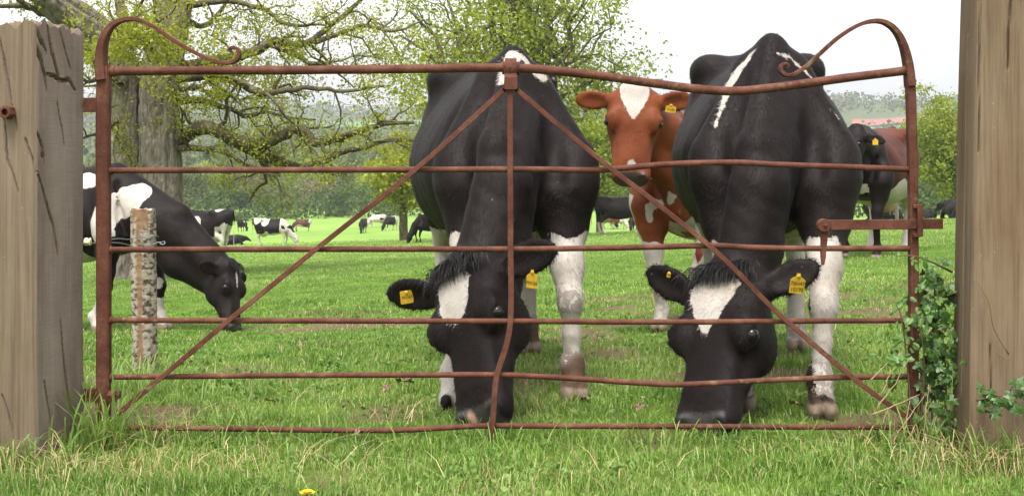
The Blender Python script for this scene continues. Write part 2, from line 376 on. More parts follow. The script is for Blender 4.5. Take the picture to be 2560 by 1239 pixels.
gate_post_l = build_post('gate_post', cornersL, -.3, 1.325, crL, M_OAKPOST, (104, 100, 6, 6), (0, 0), .030, 1, (.10, -.02))
tag(gate_post_l, 'squat weathered oak gate post with split top and rusty nut, on the hinge side', 'gate post')
A2 = np.array([1.405, -.25]); B2 = np.array([1.452, .03])
d2 = (B2-A2)/np.linalg.norm(B2-A2); p2 = np.array([d2[1], -d2[0]])
cornersR = [A2, A2+p2*.36, B2+p2*.36, B2]
crR = [(0, [(.105, zz(-60, 3.7)), (.10, zz(60, 3.7)), (.095, zz(190, 3.7))], .004, .014),
       (0, [(.012, zz(-60, 3.7)), (.014, zz(150, 3.7)), (.012, zz(380, 3.7))], .004, .010),
       (0, [(.05, zz(850, 3.7)), (.056, zz(980, 3.7))], .004, .010),
       (3, [(.16, zz(-60, 3.8)), (.15, zz(200, 3.8)), (.17, zz(700, 3.8)), (.16, zz(1000, 3.8))], .006, .014)]
gate_post_r = build_post('gate_post', cornersR, -.3, 1.62, crR, M_RPOST, (90, 5, 5, 40), (.035, 0), .012, 9, (0, 0), -.004)
tag(gate_post_r, 'tall plain brown squared gate post with ivy growing at its foot', 'gate post')
# nut on the left post, plus its threaded bolt
def hexnut(name, c, ax, r, h, hole, parent, mat=M_RUST):
    ax = Vector(ax).normalized(); q = ax.to_track_quat('Z', 'X').to_matrix()
    V = []; 
    prof = [(r*.96, 0), (r, h*.12), (r, h*.85), (r*.88, h), (hole, h), (hole, h*.35), (0.0005, h*.35)]
    for rr, z in prof:
        for k in range(6 if rr > hole+1e-6 else 6):
            a = k/6*2*math.pi+.2; V.append(Vector(c)+q@Vector((rr*math.cos(a), rr*math.sin(a), z)))
    I = np.arange(len(prof)*6).reshape(-1, 6); J = np.roll(I, -1, 1)
    return mk(name, [list(v) for v in V], np.stack([I[:-1], J[:-1], J[1:], I[1:]], -1).reshape(-1, 4), mat, parent, smooth=False)
nout = np.array([-pl_[1]*-1, 0])
fn = np.array([-(cornersL[1]-cornersL[0])[1]*-1, -(cornersL[1]-cornersL[0])[0]]); fn = fn/np.linalg.norm(fn)
nc = Wp(22, 281, 3.70)
hexnut('nut', nc+Vector((fn[0], fn[1], 0))*-.006, (fn[0], fn[1], 0), .0225, .03, .012, gate_post_l)
# twig stuck on the right post
tb = TB(); tb.tube(resample([Wp(2437, 693, 3.66), Wp(2470, 750, 3.655), Wp(2485, 820, 3.66), Wp(2522, 885, 3.66)], 14), np.linspace(.0012, .0028, 14), 5)
tb.tube(resample([Wp(2488, 877, 3.66), Wp(2505, 890, 3.66), Wp(2523, 899, 3.66)], 6), .0015, 5)
st_ = tb.build('climbing_stem', M_STRAW)
tag(st_, 'thin dead climber stem clinging to the face of the tall brown post', 'stem')

# ------------------------------------------------------------------ iron gate
G = lambda px, py, dy=0.0: np.array([(px-1280)/FPX*CAMD, dy, CAMZ-(py-HOR)/FPX*CAMD])
PX = CAMD/FPX
gate = empty('iron_gate', (0, 0, 0))
tag(gate, 'bent rusty wrought iron field gate with scrolled ends and two diagonal braces', 'gate')
def rail(name, pts, r, dy=0.0, n=90):
    P = resample([G(x, y, dy) for x, y in pts], n)
    P[:, 2] += fbm(np.c_[P[:, 0]*3, 0*P[:, 0], P[:, 2]*50], 1, 2)*.0012; P[:, 1] += fbm(np.c_[P[:, 0]*2, 0*P[:, 0]+9, P[:, 2]*50], 1, 2)*.003
    R = r*(1+.05*fbm(np.c_[P[:, 0]*14, 0*P[:, 0], P[:, 2]*9], 1, 2))
    t = TB(); t.tube(P, R, 12); return t.build(name, M_RUST, gate)
rail('top_rail', [(262, 178), (700, 176), (1000, 173), (1275, 170), (1450, 184), (1600, 204), (1740, 222), (1830, 228), (1910, 222), (2020, 208), (2150, 191), (2282, 175)], .0145, n=130)
rail('rail', [(258, 427), (700, 425), (1275, 423), (1480, 425), (1560, 420), (1640, 413), (1740, 408), (1850, 407), (1950, 412), (2284, 423)], .0098)
rail('rail', [(258, 624), (700, 623), (1275, 622), (1600, 618), (1720, 615), (1790, 614), (1880, 619), (2000, 621), (2284, 621)], .0095)
rail('rail', [(258, 800), (700, 801), (1275, 802), (1700, 804), (1900, 803), (2284, 800)], .0092)
rail('rail', [(258, 942), (700, 938), (1050, 936), (1240, 936), (1330, 939), (1450, 946), (1600, 956), (1690, 960), (1800, 956), (1950, 948), (2100, 942), (2284, 940)], .0092)
rail('rail', [(258, 1068), (600, 1071), (850, 1075), (1000, 1074), (1120, 1068), (1240, 1064), (1600, 1065), (2284, 1066)], .0092)
def bar(name, pts, w, h, dy=0.0, n=60, parent=gate, tw=None, noisy=True):
    """flat/square bar in the gate plane: w across in the plane, h through it"""
    P = resample([G(p[0], p[1], dy+(p[2] if len(p) > 2 else 0)) for p in pts], n)
    if noisy: P[:, 0] += fbm(P, 6, 2)*.0012; P[:, 2] += fbm(P, 6, 2, 4)*.0010
    R = np.ones(n) if tw is None else np.interp(np.linspace(0, 1, n), np.linspace(0, 1, len(tw)), tw)
    t = TB(); t.tube(P, R, sect=rect(h, w, .14), up=(0, 1, 0))
    o = t.build(name, M_RUST, gate if parent is None else parent); shade_auto(o, 35); return o
hs_ = bar('hanging_stile', [(257, 1092), (259, 900), (258, 600), (257, 400), (258, 260), (260, 165)], .042, .040, .004)
bar('scroll', [(256, 200), (252, 150), (258, 100), (278, 65), (310, 49), (345, 50), (385, 68), (430, 98), (480, 128), (525, 149), (560, 157), (585, 153), (597, 138), (594, 124), (582, 119), (574, 124), (577, 131)], .0125, .024, 0.004, 90, tw=[2.6, 2.3, 1.9, 1.4, 1.15, 1, 1, 1, 1, 1, 1, 1, .95, .9, .8, .7, .6])
bar('latch_stile', [(2283, 1095), (2284, 800), (2283, 600), (2281, 420), (2279, 300), (2276, 200)], .027, .036, .002)
bar('scroll', [(2276, 215), (2270, 160), (2256, 108), (2235, 73), (2207, 55), (2175, 54), (2140, 66), (2095, 95), (2050, 135), (2015, 167), (1985, 186), (1965, 188), (1953, 178), (1953, 165), (1963, 160), (1971, 165), (1967, 171)], .0125, .026, 0.002, 90, tw=[2.1, 1.9, 1.6, 1.35, 1.2, 1.1, 1, 1, 1, 1, 1, .95, .9, .85, .75, .65, .55])
bar('upright', [(1275, 175), (1276, 420), (1277, 620), (1277, 780), (1268, 850), (1250, 910), (1240, 950), (1234, 1020), (1228, 1098)], .019, .012, -.016)
bar('brace', [(1267, 165), (1267, 205), (1262, 226), (1240, 244), (1030, 432), (780, 632), (570, 803), (420, 930), (298, 1032)], .0165, .010, -.020, 120)
bar('brace', [(1284, 165), (1285, 205), (1292, 226), (1312, 242), (1510, 408), (1640, 508), (1790, 630), (1915, 755), (2010, 840), (2140, 950), (2258, 1036)], .0165, .010, -.020, 120)
# collar round the top rail in the middle
def ring_at(name, cx, py, length, r, axis=(1, 0, 0), dy=0.0, parent=gate, k=18):
    c = G(cx, py, dy); a = np.array(axis, dtype=float)
    t_ = np.array([-1, -.9, -.55, -.45, .45, .55, .9, 1]); P = c+a*(t_[:, None]*length/2)
    t = TB(); t.tube(P, r*np.array([.9, 1, 1, .96, .96, 1, 1, .9]), k); o = t.build(name, M_RUST, parent); shade_auto(o, 40); return o
ring_at('collar', 1263, 170, .020, .0225); ring_at('collar', 1292, 171, .018, .0225)
# strap wrapped over the rail
t = TB(); ang = np.linspace(-.35*math.pi, 1.15*math.pi, 22)
P = np.array([[G(1277, 170)[0], -.0265*math.cos(a), G(1277, 170)[2]+.0265*math.sin(a)] for a in ang])
P = np.vstack([[P[0][0], -.026, G(0, 225)[2]], [P[0][0], -.0262, G(0, 195)[2]], P[2:]])
t.tube(P, 1.0, sect=rect(.006, .031, .1), up=(1, 0, 0) if False else (0, .3, 1)); o = None
V = []
for i, p in enumerate(P):
    a_ = np.array([0, p[1], p[2]-G(0, 170)[2]]); nn = a_/np.linalg.norm(a_)
    if i < 2: nn = np.array([0, -1, 0])
    wv = .019 if i > 1 else .021
    for sx_, q in ((-1, 0), (1, 0), (1, 1), (-1, 1)): V.append(p+np.array([sx_*wv, 0, 0])+nn*(.0055*q))
I = np.arange(len(V)).reshape(-1, 4); J = np.roll(I, -1, 1)
mk('strap', V, np.stack([I[:-1], J[:-1], J[1:], I[1:]], -1).reshape(-1, 4), M_RUST, gate, smooth=False)
t = TB(); t.tube(np.array([G(1275, 172, -.031), G(1274, 171, -.036)]), np.array([.0035, .002]), 6); t.build('rivet', M_RUST, gate)
ring_at('collar', 283, 178, .014, .019, k=16); ring_at('collar', 2262, 176, .010, .0165)
for (x, y) in ((279, 427), (279, 624), (279, 800), (279, 942), (279, 1068)):
    ring_at('ferrule', x, y, .008, .0125, k=12)
# hinges
lp = bar('hinge_strap', [(205, 262), (240, 262)], .047, .012, .012, 8, noisy=False)
lp2 = bar('hinge_strap', [(205, 990), (262, 990)], .045, .014, .02, 8, noisy=False)
t = TB(); t.tube(np.array([G(240, 985, .0), G(300, 985, .0)]), .013, 10); t.build('hinge_pin', M_RUST, gate)
hexnut('hinge_nut', G(278, 988, -.01), (1, -.4, .05), .020, .022, .006, gate)
# latch: pivoting flat bar, disc pivot and bracket
bar('latch_bar', [(2062, 562), (2150, 561), (2260, 560), (2352, 559)], .033, .012, -.014, 24)
t = TB(); c = G(2057, 563, -.008)
t.tube(np.array([c+[0, .012, 0], c+[0, .010, 0], c+[0, -.014, 0], c+[0, -.017, 0]]), np.array([.020, .0225, .0225, .020]), 20)
pv = t.build('latch_pivot', M_RUST, gate); shade_auto(pv, 35)
t = TB(); t.tube(np.array([c+[.002, -.017, 0], c+[.002, -.022, 0]]), np.array([.006, .0045]), 8); t.build('pivot_rivet', M_RUST, pv)
bar('latch_bracket', [(2057, 575), (2059, 600), (2057, 622), (2057, 642), (2056, 662)], .021, .016, -.004, 20, tw=[1.15, 1, .85, .8, .4])
bar('keeper', [(2291, 512), (2292, 545), (2291, 590)], .0185, .008, -.034, 12)
bar('keeper_lug', [(2276, 515), (2291, 515)], .012, .030, -.018, 6, noisy=False); bar('keeper_lug', [(2276, 587), (2291, 587)], .012, .030, -.018, 6, noisy=False)

# ------------------------------------------------------------------ birch fence post with wire
Db = ground_at(362, 930); bb = Wp(362, 930, Db); bz = terr1(bb.x, bb.y)
m, n, l, b = new_mat('birch_bark')
tc = n.new('ShaderNodeTexCoord')
mp = n.new('ShaderNodeMapping'); mp.inputs['Scale'].default_value = (1, 1, 1.6); l.new(tc.outputs['Object'], mp.inputs[0])
t1 = N(n, 'ShaderNodeTexNoise', Scale=34.0, Detail=5, Roughness=.6); l.new(mp.outputs[0], t1.inputs['Vector'])
r1 = ramp(n, [(.38, (.04, .03, .02)), (.46, (.13, .09, .06)), (.50, (.27, .24, .18)), (.7, (.36, .33, .27))]); l.new(t1.outputs['Fac'], r1.inputs[0])
a = n.new('ShaderNodeAttribute'); a.attribute_name = 'bare'
t2 = N(n, 'ShaderNodeTexNoise', Scale=30.0, Detail=3); l.new(mp.outputs[0], t2.inputs['Vector'])
r2 = ramp(n, [(.3, (.15, .08, .04)), (.7, (.24, .145, .075))]); l.new(t2.outputs['Fac'], r2.inputs[0])
cc_ = mixc(n, l, a.outputs['Fac'], r1.outputs[0], r2.outputs[0]); l.new(cc_, b.inputs['Base Color']); b.inputs['Roughness'].default_value = .85
bp = N(n, 'ShaderNodeBump', Strength=.8, Distance=.006); l.new(t1.outputs['Fac'], bp.inputs['Height']); l.new(bp.outputs[0], b.inputs['Normal'])
ztop = CAMZ-(524-HOR)/FPX*Db; hb = ztop-bz; rb = 30/FPX*Db
k, nz = 56, 130; ang = np.arange(k)/k*2*math.pi; Z = np.linspace(-.25, hb, nz)
AA, ZZ = np.meshgrid(ang, Z); CP = np.stack([np.cos(AA), np.sin(AA), ZZ*2], -1).reshape(-1, 3)
nzv = fbm(CP, 6.0, 3).reshape(AA.shape)
da = np.abs(((AA-(-math.pi/2-.05)+.5*vn(CP, .9, 3).reshape(AA.shape)*.4+math.pi) % (2*math.pi))-math.pi)
bare = sstep(.26, .20, da+.10*vn(CP, 4, 8).reshape(AA.shape))*sstep(-.2, .1, ZZ)
bare = np.maximum(bare, sstep(.75, .6, np.abs(da-.15))*sstep(hb-.11, hb-.04, ZZ+.05*vn(CP, 3, 2).reshape(AA.shape)))
R = rb*(1+.03*np.sin(AA*3))*(1+.05*nzv)-.004*bare+.004*np.round(fbm(CP, 5.0, 2, 4).reshape(AA.shape)*2)/2*(1-bare)
V = np.stack([R*np.cos(AA)+.012*ZZ*-1, R*np.sin(AA), ZZ+.01*vn(CP, 3, 1).reshape(AA.shape)*(ZZ > hb-.001)], -1).reshape(-1, 3)
V = np.vstack([V, [[-.012*hb, 0, hb+.004]]]); I = np.arange(nz*k).reshape(nz, k); J = np.roll(I, -1, 1)
F = np.stack([I[:-1], J[:-1], J[1:], I[1:]], -1).reshape(-1, 4)
T = np.stack([np.full(k, nz*k), I[-1], J[-1]], -1)
bo = mk('fence_post', V, [F, T], m, None, True, {'bare': np.append(bare.ravel(), 1.0)}); shade_auto(bo, 50)
bo.location = (bb.x, bb.y, bz)
tag(bo, 'round silver barked birch fence post wound with wire behind the gate', 'fence post')
# wire: two twisted strands to the left, wrapped round the post, curled end
wl_ = empty('fence_wire', (bb.x, bb.y, bz+.5)); tag(wl_, 'twisted galvanised wire running to the birch fence post', 'wire')
def wpx(px, py, dd=0.0): return np.array(Wp(px, py, Db+dd))
strA = [wpx(150, 612, -.45), wpx(222, 606, -.30), wpx(300, 598, -.14), wpx(332, 595, -rb*.6), wpx(350, 596, -rb*1.15), wpx(372, 593, -rb*1.15), wpx(390, 588, -rb*.5), wpx(396, 592, rb*.4)]
strB = [wpx(150, 612, -.45), wpx(222, 608, -.30), wpx(300, 609, -.14), wpx(332, 612, -rb*.7), wpx(350, 613, -rb*1.1), wpx(375, 610, -rb*1.12), wpx(392, 607, -rb*.8), wpx(402, 605, -rb*.6), wpx(410, 603, -rb*.7), wpx(412, 608, -rb*.9), wpx(406, 611, -rb*.95), wpx(399, 607, -rb*.9)]
for i, s_ in enumerate((strA, strB)):
    P = resample(s_, 70); tw = np.linspace(0, 30, 70)+i*math.pi; am = .004*np.clip((.75-np.linspace(0, 1, 70))*3, 0, 1)
    P[:, 2] += am*np.sin(tw); P[:, 1] += am*np.cos(tw)
    t = TB(); t.tube(P, .0024, 6); t.build('strand', M_WIRE, wl_)
# insulator knob on the wire next to the oak post
t = TB(); c = wpx(219, 604, -.30)
t.tube(np.array([c+[-.014, 0, 0], c+[-.012, 0, 0], c+[-.004, 0, 0], c+[.004, 0, 0], c+[.012, 0, 0], c+[.015, 0, 0]]), np.array([.008, .016, .018, .014, .018, .010]), 14)
ins = t.build('insulator', plain('insulator_plastic', (.55, .52, .30), .4)); tag(ins, 'small pale yellow fence insulator beside the squat oak post', 'insulator')
# ------------------------------------------------------------------ cows: implicit surface -> surface nets
def smin(a, b, k):
    h = np.clip(.5+.5*(a-b)/k, 0, 1); return a*(1-h)+b*h-k*h*(1-h)
def smax(a, b, k): return -smin(-a, -b, k)
class Field:
    def __init__(s): s.ops = []
    def add(s, f, lo, hi, k=.03, sub=False): s.ops.append((f, np.asarray(lo, float), np.asarray(hi, float), k, sub))
    def cap(s, a, b, ra, rb, k=.03, sub=False):
        a = np.asarray(a, float); b = np.asarray(b, float); d = b-a; q = d.dot(d)+1e-12
        def f(P):
            t = np.clip(((P-a)@d)/q, 0, 1)
            return np.linalg.norm(P-a-t[:, None]*d, axis=1)-(ra+(rb-ra)*t)
        m = max(ra, rb); s.add(f, np.minimum(a, b)-m, np.maximum(a, b)+m, k, sub)
    def chain(s, pts, rs, k=.03):
        for i in range(len(pts)-1): s.cap(pts[i], pts[i+1], rs[i], rs[i+1], k)
    def ell(s, c, r, R=None, k=.03, sub=False):
        c = np.asarray(c, float); r = np.asarray(r, float); m = r.max()
        def f(P):
            Q = P-c
            if R is not None: Q = Q@R            # columns of R are the axes
            k0 = np.linalg.norm(Q/r, axis=1); k1 = np.linalg.norm(Q/(r*r), axis=1)+1e-9
            return k0*(k0-1)/k1
        s.add(f, c-m, c+m, k, sub)
    def eval(s, P, margin=.12, blk=None):
        d = np.full(len(P), 9.0)
        if blk is None: X, Y, Z = P[:, 0].copy(), P[:, 1].copy(), P[:, 2].copy(); e = 0
        else: X, Y, Z = blk[0][:, 0].copy(), blk[0][:, 1].copy(), blk[0][:, 2].copy(); e = blk[1]*.5; ar = np.arange(blk[2])
        for f, lo, hi, k, sub in s.ops:
            mg = (margin if blk is None else .045)+e
            ii = np.where((X > lo[0]-mg) & (X < hi[0]+mg) & (Y > lo[1]-mg) & (Y < hi[1]+mg) & (Z > lo[2]-mg) & (Z < hi[2]+mg))[0]
            if not len(ii): continue
            if blk is not None: ii = (ii[:, None]*blk[2]+ar[None]).ravel()
            v = f(P[ii])
            d[ii] = smax(d[ii], -v, k) if sub else smin(d[ii], v, k)
        return d
def loft(secs, frame=None, skew=.45, nb=2.3):
    """secs rows: x, halfwidth, top, bottom, n_top ; frame=(origin, R) with columns x,y,z axes"""
    S = np.array(secs, float); S = S[np.argsort(S[:, 0])]
    xs = np.linspace(S[0, 0], S[-1, 0], 240); tab = np.stack([np.interp(xs, S[:, 0], S[:, i]) for i in range(1, 5)], 1)
    ker = np.hanning(25); ker /= ker.sum()
    pad = np.vstack([np.repeat(tab[:1], 12, 0), tab, np.repeat(tab[-1:], 12, 0)])
    tab = np.stack([np.convolve(pad[:, i], ker, 'valid') for i in range(4)], 1)
    x0, x1 = xs[0], xs[-1]
    def f(P):
        Q = P if frame is None else (P-frame[0])@frame[1]
        x = np.clip(Q[:, 0], x0, x1); ex = np.abs(Q[:, 0]-x)
        w, zt, zb, n = [np.interp(x, xs, tab[:, i]) for i in range(4)]
        zc = zb+skew*(zt-zb); dz = Q[:, 2]-zc; up = dz > 0
        h = np.where(up, zt-zc, zc-zb); nn = np.where(up, n, nb)
        q = ((np.abs(Q[:, 1])/w)**nn+(np.abs(dz)/h)**nn+1e-9)**(1/nn)
        d = (q-1)*np.minimum(w, h)
        return np.where(ex > 0, np.hypot(np.maximum(d, 0), ex)+np.minimum(d, 0)*.0, d)
    return f
def surface_nets(fld, lo, hi, h):
    lo = np.asarray(lo, float); B = 4; H = h*B
    nb = np.ceil((np.asarray(hi)-lo)/H).astype(int)
    cg = np.stack(np.meshgrid(*[lo[i]+(np.arange(nb[i])+.5)*H for i in range(3)], indexing='ij'), -1).reshape(-1, 3)
    dc = fld.eval(cg)
    near = np.abs(dc) < H*1.6
    D = np.repeat(np.repeat(np.repeat(dc.reshape(nb), B, 0), B, 1), B, 2)
    bi = np.stack(np.unravel_index(np.where(near)[0], nb), -1)
    o = np.stack(np.meshgrid(*[np.arange(B)]*3, indexing='ij'), -1).reshape(-1, 3)
    fi = (bi[:, None]*B+o[None]).reshape(-1, 3)
    D[fi[:, 0], fi[:, 1], fi[:, 2]] = fld.eval(lo+(fi+.5)*h, blk=(cg[near], H, B**3))
    sg = D < 0
    c = [D[:-1, :-1, :-1], D[1:, :-1, :-1], D[:-1, 1:, :-1], D[1:, 1:, :-1], D[:-1, :-1, 1:], D[1:, :-1, 1:], D[:-1, 1:, 1:], D[1:, 1:, 1:]]
    cs = sum((x < 0).astype(np.int8) for x in c); act = (cs > 0) & (cs < 8)
    ai = np.stack(np.where(act), -1); val = np.stack([x[act] for x in c], -1)
    offs = np.array([[k & 1, (k >> 1) & 1, (k >> 2) & 1] for k in range(8)], float)
    acc = np.zeros((len(ai), 3)); cnt = np.zeros(len(ai))
    for a in range(8):
        for ax in range(3):
            b = a | (1 << ax)
            if b == a: continue
            va, vb = val[:, a], val[:, b]; m = (va < 0) != (vb < 0)
            t = np.where(m, va/(va-vb+1e-30), 0)
            acc += np.where(m[:, None], offs[a]+(offs[b]-offs[a])*t[:, None], 0); cnt += m
    V = lo+(ai+acc/cnt[:, None]+.5)*h
    idx = -np.ones(act.shape, dtype=np.int64); idx[act] = np.arange(len(ai))
    faces = []
    for ax in range(3):
        s0 = np.take(sg, range(sg.shape[ax]-1), ax); s1 = np.take(sg, range(1, sg.shape[ax]), ax)
        e = np.stack(np.where(s0 != s1), -1); s_in = s0[s0 != s1]
        u, v = (ax+1) % 3, (ax+2) % 3
        ok = (e[:, u] > 0) & (e[:, v] > 0) & (e[:, u] < act.shape[u]) & (e[:, v] < act.shape[v]) & (e[:, ax] < act.shape[ax])
        e = e[ok]; s_in = s_in[ok]
        def g(du, dv):
            q = e.copy(); q[:, u] -= du; q[:, v] -= dv; return idx[q[:, 0], q[:, 1], q[:, 2]]
        q = np.stack([g(1, 1), g(0, 1), g(0, 0), g(1, 0)], -1); q[~s_in] = q[~s_in][:, ::-1]
        faces.append(q)
    F = np.vstack(faces); F = F[(F >= 0).all(1)]
    return V, F
def seg_dist(P, pl):
    pl = np.asarray(pl, float); best = np.full(len(P), 9.0)
    for i in range(len(pl)-1):
        a = pl[i]; d = pl[i+1]-a; t = np.clip(((P-a)@d)/(d@d+1e-12), 0, 1)
        best = np.minimum(best, np.linalg.norm(P-a-t[:, None]*d, axis=1))
    return best

def coat_mat(name, dark, white=(.45, .405, .36), dark2=None, gloss=.55, front=None):
    m, n, l, b = new_mat(name)
    tc = n.new('ShaderNodeTexCoord')
    A = lambda s: (lambda q: (setattr(q, 'attribute_name', s), q)[1])(n.new('ShaderNodeAttribute')).outputs['Fac']
    t1 = N(n, 'ShaderNodeTexNoise', Scale=28.0, Detail=4, Roughness=.6); l.new(tc.outputs['Object'], t1.inputs['Vector'])
    mp = n.new('ShaderNodeMapping'); mp.inputs['Scale'].default_value = (420, 420, 60); l.new(tc.outputs['Object'], mp.inputs[0])
    t2 = N(n, 'ShaderNodeTexNoise', Scale=1.0, Detail=2); l.new(mp.outputs[0], t2.inputs['Vector'])
    def math_(op, a, b_):
        q = n.new('ShaderNodeMath'); q.operation = op
        for i, v in enumerate((a, b_)):
            if isinstance(v, (int, float)): q.inputs[i].default_value = v
            else: l.new(v, q.inputs[i])
        return q.outputs[0]
    w = math_('ADD', A('white'), math_('MULTIPLY', math_('SUBTRACT', t1.outputs['Fac'], .5), .03))
    w = math_('ADD', w, math_('MULTIPLY', math_('SUBTRACT', t2.outputs['Fac'], .5), .012))
    mr = N(n, 'ShaderNodeMapRange'); mr.inputs[1].default_value = -.0025; mr.inputs[2].default_value = .0025; l.new(w, mr.inputs[0])
    t3 = N(n, 'ShaderNodeTexNoise', Scale=5.0, Detail=5); l.new(tc.outputs['Object'], t3.inputs['Vector'])
    d2 = dark2 or tuple(x*1.5 for x in dark)
    rd = ramp(n, [(.35, dark), (.7, d2)]); l.new(t3.outputs['Fac'], rd.inputs[0])
    rw = ramp(n, [(.3, tuple(x*q for x, q in zip(white, (.72, .68, .62)))), (.5, tuple(x*.92 for x in white)), (.65, white)]); l.new(t3.outputs['Fac'], rw.inputs[0])
    dk = rd.outputs[0]
    if front:
        sp = n.new('ShaderNodeSeparateXYZ'); l.new(tc.outputs['Object'], sp.inputs[0]); mf = N(n, 'ShaderNodeMapRange'); mf.inputs[1].default_value = -.45; mf.inputs[2].default_value = -.10
        l.new(math_('ADD', sp.outputs['X'], math_('MULTIPLY', math_('SUBTRACT', t3.outputs['Fac'], .5), .5)), mf.inputs[0]); dk = mixc(n, l, mf.outputs[0], dk, front)
    t5 = N(n, 'ShaderNodeTexNoise', Scale=11.0, Detail=7, Roughness=.75); l.new(tc.outputs['Object'], t5.inputs['Vector'])
    du = ramp(n, [(.55, (0, 0, 0)), (.75, (.3, .3, .3))]); l.new(t5.outputs['Fac'], du.inputs[0])
    dk = mixc(n, l, du.outputs[0], dk, tuple(min(.3, x*2.2+.010) for x in dark))
    c = mixc(n, l, mr.outputs[0], dk, rw.outputs[0])
    hair = ramp(n, [(.3, (.72, .72, .72)), (.7, (1.2, 1.2, 1.2))]); l.new(t2.outputs['Fac'], hair.inputs[0])
    c = mixc(n, l, .6, c, hair.outputs[0], 'MULTIPLY')
    t6 = N(n, 'ShaderNodeTexNoise', Scale=55.0, Detail=2); l.new(tc.outputs['Object'], t6.inputs['Vector']); sk_ = ramp(n, [(.755, (0, 0, 0)), (.775, (.6, .6, .6))]); l.new(t6.outputs['Fac'], sk_.inputs[0]); c = mixc(n, l, sk_.outputs[0], c, (.16, .13, .10))
    c = mixc(n, l, A('nose'), c, (.045, .040, .041))
    c = mixc(n, l, A('skin'), c, (.42, .25, .18))
    md = math_('MULTIPLY', A('mud'), math_('GREATER_THAN', math_('ADD', t1.outputs['Fac'], math_('MULTIPLY', A('mud'), .45)), .66))
    c = mixc(n, l, md, c, (.075, .042, .026))
    c = mixc(n, l, A('hoof'), c, (.20, .15, .11))
    l.new(c, b.inputs['Base Color'])
    mrr = N(n, 'ShaderNodeMapRange'); mrr.inputs[3].default_value = gloss; mrr.inputs[4].default_value = .28; l.new(A('nose'), mrr.inputs[0]); l.new(mrr.outputs[0], b.inputs['Roughness'])
    msp = N(n, 'ShaderNodeMapRange'); msp.inputs[3].default_value = .11; msp.inputs[4].default_value = .5; l.new(A('nose'), msp.inputs[0]); l.new(msp.outputs[0], b.inputs['Specular IOR Level'])
    try:
        b.inputs['Sheen Weight'].default_value = .015; b.inputs['Sheen Roughness'].default_value = .4; b.inputs['Sheen Tint'].default_value = (.9, .9, 1, 1)
    except Exception: pass
    bp = N(n, 'ShaderNodeBump', Strength=.35, Distance=.0022); l.new(t2.outputs['Fac'], bp.inputs['Height'])
    bp2 = N(n, 'ShaderNodeBump', Strength=.35, Distance=.012); l.new(t3.outputs['Fac'], bp2.inputs['Height']); l.new(bp.outputs[0], bp2.inputs['Normal'])
    l.new(bp2.outputs[0], b.inputs['Normal'])
    return m
M_BLACK = coat_mat('black_white_coat', (.0078, .0052, .0048))
M_RED = coat_mat('red_white_coat', (.105, .026, .0095), dark2=(.185, .050, .017), gloss=.5)
M_DARKRED = coat_mat('dark_red_coat', (.040, .012, .007), dark2=(.10, .029, .014), front=(.008, .005, .005))
M_BROWN = coat_mat('brown_coat', (.060, .022, .014), dark2=(.09, .035, .02))

